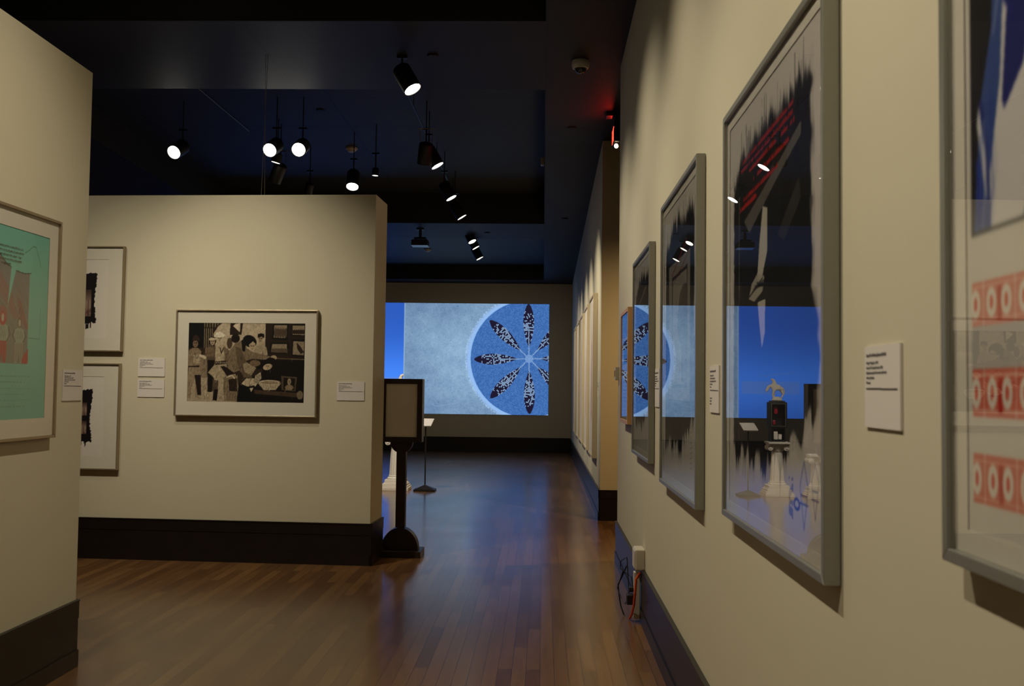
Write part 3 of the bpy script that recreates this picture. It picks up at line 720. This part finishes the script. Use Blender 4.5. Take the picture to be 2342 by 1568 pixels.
for x in range(1060, 1280, 26): c.put(c.line(GG([(x,950),(x+14,1010)]), .002), (120, 106, 88), .7)
c.c *= (0.86 + 0.28*c.noise(.010, .010, 2))[..., None]
c.c = np.clip((c.c-22)*1.14, 4, 235); c.blur(1)
framed('framed_photograph', tw(.809, -.0005, 1.232), TR, 1.243, .911, .04, .012, M['bronze'],
       'wide framed sepia photograph of costumed figures gathered round a bowl, on the centre partition', 'picture',
       c, (.112, .124), (.111, .111+wp-.0, .124, .124+hp-.002))

# ------------------------------------------------------------------ label cards
def card(loc, rotz, w, h, label, title='Fly by Night Mythology, 2006', lines=None, group='white wall labels', tilt=0):
    t = thing('wall_label', loc, rotz, label, 'label', group)
    MB().box(0, w, -.0055, -.0005, 0, h).build('card', M['card'], t)
    s = h*.045
    lettering('lettering', ['Larry Tee Harbor Jackson McNeil'], t, w*.065, -.0065, h*.93, s*1.15, M['ink'], bold_first=True)
    lettering('lettering', lines or ['Tlingit / Nisga\'a, b. 1955', title, 'digital print on paper', 'Collection of the artist'], t, w*.065, -.0065, h*.83, s, M['ink'])
    MB().box(w*.065, w*.5, -.0072, -.006, h*.475, h*.488).box(w*.5, w*.93, -.0072, -.006, h*.47, h*.483).build('rule_line', M['ink'], t)
    return t
LL = ['Tlingit / Nisga\'a, b. 1955', 'Tonto\'s TV Script Revision, 2006', 'Digital print, gift of the artist and friends', 'of the collection', 'Museum']
card((XW, 2.066, 1.431), RW, .203, .163, 'white label card between the two nearest pewter frames', lines=LL)
card((XW, 3.97, 1.417), RW, .203, .18, 'white label card between the red-writing print and the red-streaked print', lines=LL + ['', '', '', 'Raven and the', 'fly by night', 'mythology'])
card((XW, 5.90, 1.405), RW, .21, .22, 'white label card between the two smaller pewter frames, seen almost edge-on', lines=LL)
card((XW, 12.10, 1.40), RW, .23, .20, 'small label card beside the nearest tall maple frame', lines=LL)
card((LX, 5.048, 1.408), H90, .215, .161, 'white label card beside the teal comic print', lines=LL)
card(on_center(.469)[:2] + (1.565,), TR, .238, .159, 'upper of two stacked white label cards on the centre partition', lines=LL)
card(on_center(.469)[:2] + (1.388,), TR, .238, .152, 'lower of two stacked white label cards on the centre partition', lines=LL)
card(on_center(2.219)[:2] + (1.381,), TR, .238, .160, 'white label card right of the sepia photograph', lines=LL)

# ------------------------------------------------------------------ projected picture on the far wall
SX0, SX1, SZ0, SZ1 = -7.60, .126, .882, 3.50
sw, sh = SX1-SX0, SZ1-SZ0
c = Canvas(1180, 400, sw, sh, (58, 112, 212), 99)
bx = -3.30 - SX0
n = c.noise(.05, .05, 3); n2 = c.noise(1.2, .9)
base = np.zeros_like(c.c); t_ = (n-.5)[..., None]
base[:] = np.array((112, 142, 176)); base += (n2-.5)[..., None]*np.array((30, 34, 30)) + (np.clip(c.noise(.016,.016,2)-.60,0,1))[...,None]*np.array((-80,-80,-74)) + (c.noise(.25,.25,3)-.5)[...,None]*np.array((26,26,22)) + t_*np.array((16, 16, 15))
lg = np.exp(-(((c.X-(bx+1.2))/1.0)**2+((c.Z-.9)/1.0)**2))[..., None]; base += lg*np.array((22, 24, 22))
m = (c.X > bx)[..., None]; gv = np.exp(-((c.Z-.75)/.9)**2)[..., None]; c.c = np.where(m, base, np.array((46, 92, 190)) + gv*np.array((24, 44, 62)))
c.put(c.rect(bx-1.42, bx-.08, 1.44-SZ0, 1.74-SZ0), (112, 138, 205), .45); c.put(c.line([(bx-1.3, 1.95-SZ0), (bx-.5, 1.86-SZ0)], .012), (112, 138, 205), .5)
c.put(c.rect(bx-.012, bx+.012, 0, 9), (150, 176, 205), .8)
c.put(c.line([(bx+.75, .18), (bx+1.3, .26)], .012), (150, 176, 205), .4)
dx, dz = c.X-(-.338-SX0), c.Z-(2.205-SZ0); r = np.hypot(dx, dz); th = np.arctan2(dz, dx); RD = 1.385
c.put(np.clip((RD+.11-r)/.05, 0, 1), (150, 190, 242), .95)
c.put(np.clip((RD+.14-r)/.02, 0, 1)*(r > RD+.08)*(c.noise(.02, .02) > .5), (170, 205, 245), .7)
inside = r < RD
pitch = .0315; ring = np.floor(r/pitch); fr_ = r/pitch-ring
nb = np.maximum(6, np.round(2*math.pi*(ring+.5)*1.0)); bi = np.floor((th+math.pi)/(2*math.pi)*nb); fa = (th+math.pi)/(2*math.pi)*nb-bi
bead = np.clip(1.35-4.2*((fr_-.5)**2+(fa-.5)**2), 0, 1)
h_ = np.sin(ring*12.9898+bi*78.233)*43758.5453; h_ = h_-np.floor(h_)
col = np.zeros_like(c.c); col[:] = (78, 128, 198); col += (h_[..., None]-.5)*26
dark = np.zeros_like(r); lite = np.zeros_like(r)
for k in range(8):
    a0 = k*math.pi/4 + .02
    al = dx*math.cos(a0)+dz*math.sin(a0); ac = -dx*math.sin(a0)+dz*math.cos(a0)
    prof = .128*np.maximum(np.sin(np.clip((al-.28)/1.02, 0, 1)**1.25*math.pi), 0)**.62
    inn = (al > .28) & (al < 1.30) & (np.abs(ac) < prof)
    dark = np.where(inn, 1, dark)
    lite = np.where(inn & (al > .42) & (al < 1.12) & (h_ > .66), 1, lite)
    lite = np.where(inn & (al > .66) & (al < .86) & (h_ > .42), 1, lite)
    lite = np.where((np.abs(ac) < .013) & (al > 0) & (al < .72), 1, lite)
col = np.where(dark[..., None] > 0, np.array((32, 27, 50.)), col)
lite = np.where(r < .10, 1, lite)
lc = np.where(r[..., None] < .13, np.array((150, 190, 240.)), np.array((160, 196, 236.)))
col = np.where(lite[..., None] > 0, lc, col)
gapc = np.where(dark[..., None] > 0, np.array((30, 25, 46.)), np.array((40, 76, 140.)))
bl = bead[..., None]; col = col*bl + gapc*(1-bl)
c.c = np.where(inside[..., None], col, c.c)
c.put(np.clip(1-np.abs(r-RD)/.015, 0, 1), (140, 186, 240), .8)
scr = thing('projection_screen', (SX0, YF, SZ0), 0, 'wide blue projected picture of a beaded star-petal disc on the far wall', 'projection')
MB().box(0, sw, -.02, -.002, 0, sh).build('screen_board', M['card'], scr)
c.build('projected_picture', M['screen'], scr, 0, -.0215, 0)

# ------------------------------------------------------------------ ceiling fixtures
def rot_to(axis):
    return Vector((0, 0, -1)).rotation_difference(Vector(axis).normalized()).to_matrix().to_4x4()
def lamp(parent, pos, aim, power, cone, blend, color=WARM, r=0.035):
    l = bpy.data.lights.new('bulb', 'SPOT'); l.energy = power; l.color = color; l.spot_size = math.radians(cone); l.spot_blend = blend
    l.shadow_soft_size = r
    o = bpy.data.objects.new('bulb', l); COL.objects.link(o)
    o.parent = parent; o.location = pos; d = Vector(aim)
    o.rotation_euler = Vector((0, 0, -1)).rotation_difference(d.normalized()).to_euler()
    return o
def track_head(lens, axis, label, lit='bright', L=.25, R=.082, zt=4.74, power=0, cone=60, blend=.8, aim=None, color=WARM, bracket=False, group='black ceiling track spotlights'):
    """lens: centre of the lamp face; axis: where the barrel points; zt: height of the ceiling it hangs from"""
    ax = Vector(axis).normalized()
    cen = Vector(lens) - ax*L*.465
    piv = Vector(lens) - ax*L*.80
    t = thing('track_spotlight', (piv.x, piv.y, zt), 0, label, 'spotlight', group)
    o = Vector((piv.x, piv.y, zt)); cen -= o
    d = zt - piv.z; ta = -max(0.0, d-.20)                      # height of the track adapter
    MB().box(-.045, .045, -.018, .018, ta-.022, ta).build('track_adapter', M['fixture'], t)
    if ta < -.03: MB().tube([(0, 0, ta), (0, 0, 0)], .006).build('drop_rod', M['fixture'], t)
    MB().tube([(0, 0, ta-.02), (0, 0, -d)], .009).build('stem', M['fixture'], t)
    Rm = Matrix.Translation(cen) @ rot_to(ax)
    prof = [(.001, L*.5), (R*.55, L*.495), (R*.85, L*.46), (R, L*.38), (R, -L*.5), (R*.93, -L*.5), (R*.93, -L*.45)]
    h = MB().lathe(prof, 28, Rm).build('housing', M['fixture'], t, smooth=True); smooth_sharp(h)
    lm = {'bright': M['lens'], 'soft': M['lens_far'], 'off': M['lens_off']}[lit]
    MB().lathe([(.001, -L*.475), (R*.88, -L*.475), (R*.88, -L*.455), (.001, -L*.455)], 28, Rm).build('lens', lm, t, label='glowing lamp face' if lit != 'off' else None)
    if bracket:
        MB().tube([(-.10, -.02, ta-.01), (.12, -.02, ta-.01)], .005).tube([(-.07, -.02, ta-.01), (-.07, -.02, ta-.15)], .004).tube([(.07, -.02, ta-.01), (.07, -.02, ta-.17)], .004).build('bracket', M['steel'], t)
    if power:
        p = cen + ax*(L*.5+.01)
        dd = Vector(aim) - (o+p) if aim else ax
        lamp(t, p, dd, power, cone, blend, color)
    return t
track_head((-1.169, 8.544, 4.10), (.44, -.16, -.76), 'large black track spotlight with glowing face, nearest in the ceiling row', zt=4.4, power=150, cone=78, blend=1, aim=(XW, 8.1, 1.8))
track_head((-1.382, 11.197, 4.05), (-.15, .42, -.89), 'dark spotlight turned away, hung from a steel bracket in the ceiling row', lit='off', bracket=True)
track_head((-1.268, 11.526, 4.10), (.47, 0, -.80), 'glowing spotlight just behind the bracketed dark one', power=340, cone=60, aim=(XW, 12.7, 1.9))
track_head((-1.287, 13.506, 4.10), (.47, -.03, -.83), 'glowing spotlight third along the ceiling row, before the black beam', power=320, cone=56, aim=(XW, 14.4, 1.9))
track_head((-1.243, 14.746, 4.05), (.50, .06, -.80), 'glowing sliver of a spotlight against the black beam', power=290, cone=54, aim=(XW, 16.0, 1.9))
track_head((-1.282, 17.493, 4.09), (.42, -.22, -.84), 'far spotlight with bright face, uppermost of the three beyond the beam', lit='soft', power=230, cone=54, aim=(XW, 17.7, 1.9), R=.078, L=.2, zt=zc(17.4))
track_head((-1.252, 17.976, 4.05), (.48, .0, -.84), 'middle of the three far spotlights beyond the beam', lit='soft', power=170, cone=54, aim=(XW, 19.3, 1.9), R=.078, L=.22, zt=4.34)
track_head((-1.238, 18.899, 3.98), (.45, .0, -.84), 'lowest of the three far spotlights beyond the beam', lit='soft', R=.08, L=.26, zt=4.34, power=70, cone=140, blend=1, aim=(-1.2, 21.5, 0))
# left cluster
track_head((-4.168, 10.939, 4.10), (-.16, -.80, -.50), 'dazzling spotlight facing the viewer, alone at the left of the ceiling', power=30, cone=90, aim=(-3.9, 8.98, 1.5))
track_head((-3.05, 10.814, 4.10), (-.12, -.82, -.48), 'left of the two dazzling spotlights hanging close together', power=30, cone=90, aim=(-3.0, 8.95, 1.5))
track_head((-2.722, 10.787, 4.10), (.0, -.86, -.44), 'right of the two dazzling spotlights hanging close together', power=30, cone=90, aim=(-2.4, 8.9, 1.5))
track_head((-2.431, 12.382, 4.02), (.03, -.46, -.86), 'glowing spotlight pointing down below the striped smoke detector', power=400, cone=44, blend=1.0, aim=(-2.2, 14.5, .9), color=(1, .9, .75))
track_head((-3.374, 12.208, 4.05), (-.45, .38, -.80), 'unlit black spotlight on a steel bracket beneath the bright pair', lit='off', bracket=True)
track_head((-3.28, 11.9, 4.21), (-.25, .02, -.95), 'small black spotlight with a thin lit edge under the left bright lamp', lit='soft', L=.12, R=.06)
track_head((-2.096, 12.099, 4.10), (-.05, .0, -1), 'small black spotlight with a thin lit edge right of the smoke detector', lit='soft', L=.10, R=.04, power=260, cone=36, blend=1, aim=(-2.1, 14.55, 1.2), color=(1, .9, .75))
track_head((-3.214, 13.262, 4.06), (-.3, .4, -.9), 'unlit black spotlight low over the top of the centre partition', lit='off', L=.2, R=.06)

# track the heads hang from
def track(p0, p1, label):
    o = MB().tube([p0, p1], .009, 4)
    for k in range(3):
        f = (k+.5)/3; p = Vector(p0).lerp(Vector(p1), f); o.tube([p, (p.x, p.y, 4.74)], .004, 5)
    return tag(o.build('lighting_track', M['fixture']), label, 'lighting track')
track((-1.45, 9.56, 4.56), (-1.42, 16.38, 4.52), 'thin black lighting track running toward the projection')

# steel cables above the centre partition
for k, s in enumerate((1.485, 1.515)):
    a = tw(s, .1, 3.14)
    tag(MB().tube([a, (a[0]+(.03 if k == 0 else -.02), a[1]+.0, zc(8.5))], .0022, 6).build('support_cable', M['steel']),
        ['thin steel cable rising from the centre partition, left one', 'thin steel cable rising from the centre partition, right one'][k], 'cable', 'support cables')
tag(MB().tube([(-3.798, 10.64, 4.728), (-3.777, 12.43, 4.728)], .004, 6).build('ceiling_wire', M['steel']), 'thin shiny wire running diagonally across the dark ceiling', 'wire')

# dome camera
t = thing('dome_camera', (.30, 8.70, 4.4), 0, 'white dome security camera on the ceiling above the corridor', 'security camera')
o = MB().lathe([(.074, 0), (.078, -.012), (.078, -.045), (.070, -.066), (.055, -.070)], 32).build('base', M['white_plastic'], t, smooth=True); smooth_sharp(o, 30)
o = MB().lathe([(.054, -.066), (.052, -.078), (.045, -.092), (.032, -.104), (.015, -.110), (.001, -.111)], 32).build('dome', M['dome'], t, smooth=True)
MB().lathe([(.057, -.068), (.057, -.074), (.052, -.074)], 32).build('ring', M['steel'], t)
# smoke detectors
for (loc, lab, sc) in (((-2.639, 13.33, 4.74), 'round striped smoke detector on the ceiling above the pointing-down spotlight', 1.12), ((-2.40, 20.27, 4.34), 'small smoke detector on the blue-lit far ceiling beside the projector', 1.05)):
    t = thing('smoke_detector', loc, 0, lab, 'smoke detector', 'smoke detectors')
    o = MB().lathe([(.072*sc, 0), (.074*sc, -.018), (.064*sc, -.020), (.064*sc, -.026), (.060*sc, -.028), (.056*sc, -.038), (.048*sc, -.040), (.044*sc, -.052), (.030*sc, -.060), (.001, -.062)], 28).build('body', M['plastic'], t, smooth=True); smooth_sharp(o, 30)
# flush discs
for (x, y, z, lab) in ((-.996, 8.56, 4.4, 'flat ceiling disc beside the large spotlight'), (-2.649, 11.48, 4.74, 'flat ceiling disc in the dark recess'), (.288, 10.95, 4.4, 'flat ceiling disc below the dome camera'),
                       (.32, 15.96, zc(15.96), 'flat ceiling disc far along the right soffit'), (-1.0, 17.2, zc(17.2), 'flat ceiling disc on the blue-lit beam')):
    o = MB().lathe([(.05, 0), (.052, -.006), (.044, -.012), (.001, -.012)], 24).build('sprinkler_cover', M['ceiling'], loc=(x, y, z)); tag(o, lab, 'sprinkler cover', 'sprinkler covers')

# projector
t = thing('projector', (-2.13, 16.9, zc(16.9)), 0, 'dark projector hanging from the far ceiling beam', 'projector')
MB().box(-.06, .06, -.05, .05, -.02, 0).tube([(0, 0, 0), (0, 0, -.16)], .025, 12).build('mount', M['fixture'], t)
MB().box(-.10, .10, -.06, .06, -.18, -.15).tube([(-.09, 0, -.17), (-.12, 0, -.22)], .01).tube([(.09, 0, -.17), (.12, 0, -.22)], .01).build('bracket', M['fixture'], t)
MB().box(-.14, .14, -.13, .13, -.29, -.20).build('body', M['fixture'], t, bevel=.012)
MB().box(-.142, .142, -.13, .13, -.300, -.291).build('bottom_plate', M['steel'], t)
MB().lathe([(.03, 0), (.035, .02), (.001, .02)], 20, Matrix.Translation((.05, .13, -.245)) @ Matrix.Rotation(-H90, 4, 'X')).build('lens', M['dome'], t)

# exit sign
t = thing('exit_sign', (.73, 10.35, 4.4), 0, 'black exit sign with red glowing face, seen edge-on in the side doorway', 'exit sign')
MB().box(-.10, .06, -.07, .07, -.05, 0).box(-.02, .02, -.02, .02, -.10, -.05).build('canopy', M['fixture'], t, bevel=.006)
MB().box(-.022, .035, -.17, .17, -.34, -.09).build('housing', M['fixture'], t, bevel=.004)
me = MB().box(-.026, -.022, -.15, .15, -.33, -.10).build('face_panel', M['dome'], t)
lt = lettering('lettering', ['EXIT'], t, 0, 0, 0, .20, M['red_glow'])
lt.rotation_euler = (0, 0, -H90); lt.location = (-.027, .145, -.085); lt.scale = (.62, 1, 1.05)
MB().lathe([(.001, .0), (.021, .0), (.021, .03), (.001, .035)], 16, Matrix.Translation((.0, -.10, -.37)) @ Matrix.Rotation(math.radians(120), 4, 'X')).build('emergency_lamp', M['emergency'], t, label='small white emergency lamp')
rl = bpy.data.lights.new('red_glow', 'AREA'); rl.energy = 2.2; rl.color = (1, .03, .02); rl.shape = 'RECTANGLE'; rl.size = .28; rl.size_y = .18
ro = bpy.data.objects.new('red_glow', rl); COL.objects.link(ro); ro.parent = t; ro.location = (-.035, 0, -.2); ro.rotation_euler = (0, H90, 0)

# ------------------------------------------------------------------ floor-standing things
# sign stand
t = thing('sign_stand', (-1.262, 8.95, 0), 0, 'dark wooden sign stand with blank grey poster beside the centre partition', 'sign')
MB().box(-.20, .20, -.15, .15, 0, .055).build('base_plank', M['darkwood'], t, bevel=.004)
arc = [(.165*math.cos(a), .055+.195*math.sin(a)) for a in np.linspace(0, math.pi, 25)]
MB().prism(arc, -.06, .06).build('foot', M['darkwood'], t, bevel=.003, label='half-round foot')
MB().box(-.042, .042, -.045, .045, .25, 1.0).build('post', M['darkwood'], t, bevel=.003)
arc = [(.10*math.cos(a), 1.01-.10*math.sin(a)) for a in np.linspace(0, math.pi, 17)]
MB().prism(arc, -.04, .04).build('bracket', M['darkwood'], t, bevel=.003)
bm = MB(); a0, a1, c0, c1 = -.186, .186, 1.01, 1.575; b = .046
for pts in (((a0,c0),(a1,c0),(a1-b,c0+b),(a0+b,c0+b)), ((a1,c0),(a1,c1),(a1-b,c1-b),(a1-b,c0+b)), ((a1,c1),(a0,c1),(a0+b,c1-b),(a1-b,c1-b)), ((a0,c1),(a0,c0),(a0+b,c0+b),(a0+b,c1-b))):
    bm.prism(pts, -.075, .075)
bm.build('panel_frame', M['darkwood'], t, bevel=.004)
MB().box(a0+b, a1-b, -.062, -.055, c0+b, c1-b).build('poster', M['poster'], t)
MB().box(a0+b, a1-b, -.054, .06, c0+b, c1-b).build('panel_back', M['darkwood'], t)

# lectern label stand
t = thing('label_stand', (-1.70, 14.5, 0), 0, 'slim black reading stand with tilted white plate near the pedestal', 'stand')
bmx = MB(); v = [(-.155,-.12,0),(.155,-.12,0),(.155,.12,0),(-.155,.12,0),(-.155,-.12,.028),(.155,-.12,.028),(.155,.12,.028),(-.155,.12,.028)]
bmx.hexa(v); bmx.hexa([(-.14,-.105,.028),(.14,-.105,.028),(.14,.105,.028),(-.14,.105,.028),(-.014,-.01,.085),(.014,-.01,.085),(.014,.01,.085),(-.014,.01,.085)])
bmx.build('base', M['fixture'], t)
MB().tube([(0, 0, .08), (0, 0, .96)], .010, 10).build('pole', M['fixture'], t)
MB().hexa([(-.125,-.10,.935),(.085,-.10,.935),(.115,.06,1.035),(-.095,.06,1.035),(-.125,-.106,.947),(.085,-.106,.947),(.115,.054,1.047),(-.095,.054,1.047)]).build('reading_plate', M['card'], t)

# pedestals
def pedestal(name, loc, label, H=.78, wb=.41, group=None, capital=True):
    t = thing(name, loc, 0, label, 'pedestal', group)
    bm = MB(); h = wb/2
    for (k, z0, z1) in ((1, 0, .045), (.93, .045, .07), (.86, .07, .10), (.78, .10, .115), (.72, .115, .155)):
        bm.box(-h*k, h*k, -h*k, h*k, z0, z1)
    bm.lathe([(h*.62, .155), (h*.64, .17), (h*.60, .185), (h*.52, .19), (h*.54, .205), (h*.50, .215)], 32)
    bm.build('base', M['plaster'], t, bevel=.004)
    r0, r1 = h*.50, h*.38; top = H-.13
    pr = [(r0+(r1-r0)*k/8., .21+(top-.21)*k/8.) for k in range(9)]
    MB().lathe(pr, 96, None, lambda a, z: 1-.06*(0.5+0.5*math.cos(16*a))).build('shaft', M['plaster'], t, smooth=False, label='fluted shaft')
    bm = MB(); bm.lathe([(r1*1.05, top-.012), (r1*1.12, top), (r1*1.2, top+.03), (r1*1.2, top+.05)], 32)
    bm.box(-h*.74, h*.74, -h*.74, h*.74, H-.028, H).box(-h*.66, h*.66, -h*.66, h*.66, H-.048, H-.028).box(-h*.5, h*.5, -h*.45, h*.45, H-.085, H-.048)
    for sx in (-1, 1):
        bm.lathe([(.001, -.11), (.040, -.11), (.040, .11), (.001, .11)], 24, Matrix.Translation((sx*h*.56, 0, H-.088)) @ Matrix.Rotation(H90, 4, 'X'))
        for sy in (-1, 1):
            bm.lathe([(.001, -.008), (.022, -.008), (.018, .008), (.001, .008)], 16, Matrix.Translation((sx*h*.56, sy*.112, H-.088)) @ Matrix.Rotation(H90, 4, 'X'))
    bm.build('capital', M['plaster'], t, bevel=.003, label='scrolled capital')
    return t
pedestal('column_pedestal', (-2.14, 14.62, 0), 'white fluted column pedestal behind the sign stand, carrying the display case', group='white column pedestals')
pedestal('column_pedestal', (-2.62, 14.35, 0), 'smaller white column pedestal hidden behind the centre partition, seen only in the glass', H=.62, wb=.30, group='white column pedestals')
# display case on the pedestal
t = thing('display_case', (-2.14, 14.62, .78), 0, 'small black display case standing on the white column pedestal', 'display case')
MB().box(-.105, .105, -.09, .09, 0, .018).box(-.105, .105, -.09, .09, .19, .205).box(-.105, -.09, -.09, .09, .018, .19).box(.09, .105, -.09, .09, .018, .19).box(-.09, .09, .07, .09, .018, .19).build('lower_box', M['fixture'], t)
MB().box(-.06, -.01, -.05, .0, .03, .11).box(.0, .06, -.06, .0, .03, .15).build('ornament', M['plaster'], t, bevel=.006, label='pale figures in the lower box')
bm = MB(); q0, q1 = -.125, .125
bm.box(q0, q1, -.10, .10, .205, .23).box(q0, q1, -.10, .10, .545, .57).box(q0, q0+.025, -.10, .10, .23, .545).box(q1-.025, q1, -.10, .10, .23, .545).box(q0+.025, q1-.025, .08, .10, .23, .545).box(-.10, .10, -.08, .08, .57, .59)
bm.build('upper_box', M['fixture'], t, bevel=.003)
bm = MB(); bm.box(-.105, .105, -.106, -.10, .222, .232).box(-.105, .105, -.106, -.10, .543, .553).box(-.105, -.095, -.106, -.10, .232, .543).box(.095, .105, -.106, -.10, .232, .543).build('window_trim', M['steel'], t)
MB().box(.0, .05, -.05, .0, .40, .50).box(.03, .07, -.05, .0, .24, .31).box(-.04, .02, .0, .02, .42, .47).build('red_ornament', M['red_trim'], t, bevel=.008)

# horse figurine
def horse_statue():
    t = thing('horse_figurine', (-2.14, 14.62, 1.37), math.pi, 'small white drooping horse figurine on top of the black display case', 'figurine')
    MB().lathe([(.001, 0), (.062, 0), (.070, .012), (.060, .030), (.042, .046), (.030, .052), (.001, .054)], 24).build('rocky_base', M['plaster'], t, smooth=True)
    V = [(0,0,.165),(.045,0,.172),(-.04,0,.168),(-.075,0,.195),(-.105,0,.185),(-.125,0,.145),(-.14,0,.115),   # 0 belly .. neck, head, muzzle
         (-.045,.022,.12),(-.062,.024,.075),(-.05,.026,.034),(-.035,-.022,.12),(-.03,-.024,.075),(-.035,-.026,.034),
         (.06,.022,.125),(.075,.024,.085),(.05,.026,.034),(.06,-.022,.125),(.082,-.024,.085),(.066,-.026,.034),
         (.078,0,.165),(.095,0,.12),(.088,0,.075),
         (-.03,0,.215),(-.035,0,.25),(-.055,0,.278),(-.08,0,.272)]                                                       # mane/rider-like hump
    E_ = [(0,1),(0,2),(2,3),(3,4),(4,5),(5,6),(2,7),(7,8),(8,9),(2,10),(10,11),(11,12),(1,13),(13,14),(14,15),(1,16),(16,17),(17,18),(1,19),(19,20),(20,21),(2,22),(22,23),(23,24),(24,25)]
    t.scale = (1.12, 1.12, 1.12)
    R_ = [.036,.036,.036,.024,.020,.018,.011]+[.016,.010,.009]*4+[.008,.010,.005]+[.024,.025,.018,.016]
    me = bpy.data.meshes.new('body'); me.from_pydata(V, E_, []); me.update()
    o = bpy.data.objects.new('body', me); COL.objects.link(o); o.parent = t
    o.modifiers.new('skin', 'SKIN')
    for i, sv in enumerate(me.skin_vertices[0].data): sv.radius = (R_[i], R_[i]); sv.use_root = (i == 0)
    s = o.modifiers.new('sub', 'SUBSURF'); s.levels = 2; s.render_levels = 2
    dg = bpy.context.evaluated_depsgraph_get(); m2 = bpy.data.meshes.new_from_object(o.evaluated_get(dg)); o.modifiers.clear(); o.data = m2
    m2.materials.clear(); m2.materials.append(M['plaster'])
    for p in m2.polygons: p.use_smooth = True
horse_statue()

# ------------------------------------------------------------------ outlet, cords, switch
t = thing('outlet_box', (XW, 6.62, .345), RW, 'ivory outlet box on the right wall just above the black baseboard', 'outlet')
MB().box(0, .17, -.062, 0, 0, .135).build('box', M['plastic'], t, bevel=.008)
MB().box(.01, .16, -.068, -.060, .01, .125).build('cover_plate', M['plastic'], t, bevel=.003)
t = thing('power_strip', (XW-.022, 6.60, .02), RW, 'white and grey vertical power strip with black plugs against the baseboard', 'power strip')
MB().box(0, .06, -.04, 0, 0, .30).build('body', M['white_plastic'], t, bevel=.004)
MB().box(-.005, .065, -.085, -.04, .09, .155).build('plug', M['rubber'], t, bevel=.006, label='black power adapter')
MB().box(.01, .05, -.07, -.04, .17, .20).build('plug', M['rubber'], t, bevel=.004)
x = XW
tag(MB().tube([(x-.03,6.46,.335),(x-.055,6.47,.29),(x-.06,6.48,.20),(x-.065,6.50,.12),(x-.075,6.54,.05),(x-.085,6.60,.010)], .008).build('extension_cord', M['orange']), 'orange extension cord hanging below the outlet box', 'cord')
def to_strip(p): return (-(p[1]-6.60), p[0]-(XW-.022), p[2]-.02)
for pts, r_ in (([(x-.085,6.60,.12),(x-.10,6.64,.40),(x-.14,6.66,.37),(x-.14,6.68,.32),(x-.10,6.66,.29),(x-.075,6.58,.285),(x-.065,6.57,.21)], .0035),
                ([(x-.10,6.66,.34),(x-.12,6.72,.27),(x-.15,6.74,.20),(x-.14,6.75,.12),(x-.13,6.74,.06),(x-.11,6.72,.005),(x-.10,6.68,-.012)], .0045),
                ([(x-.12,6.70,.30),(x-.155,6.72,.18),(x-.13,6.68,.12),(x-.11,6.62,.10),(x-.107,6.58,.12)], .0035)):
    MB().tube([to_strip(p) for p in pts], r_).build('cord', M['rubber'], t)
t = thing('light_switch', (XW, 8.80, 1.585), RW, 'small ivory wall switch box at the far corner of the near right wall', 'switch')
MB().box(0, .075, -.035, 0, 0, .115).build('box', M['plastic'], t, bevel=.004)
MB().box(.02, .055, -.042, -.035, .03, .085).build('rocker', M['oak'], t, bevel=.003)
t = thing('wall_speaker', (-.012, 13.1, 4.46), 0, 'tiny pale device on the edge of the ceiling recess', 'sensor')
MB().box(-.05, 0, -.05, .05, 0, .10).build('body', M['plastic'], t, bevel=.01)

# ------------------------------------------------------------------ lamps outside the frame
for p, a, pw, cone, bl, lab in OFF_LAMPS:
    d = Vector(a)-Vector(p)
    track_head(p, d, lab, lit='soft', power=pw, cone=cone, blend=bl, aim=a, zt=5.0, group='overhead track spotlights out of view')
# warm lamp in the side room, seen through the doorway
track_head((2.2, 9.4, 4.1), (-.2, .3, -.9), 'black spotlight in the side room beyond the doorway, out of the picture', lit='soft', zt=4.4, power=340, cone=95, blend=1.0, aim=(1.0, 10.8, .3), color=(1, .64, .28))
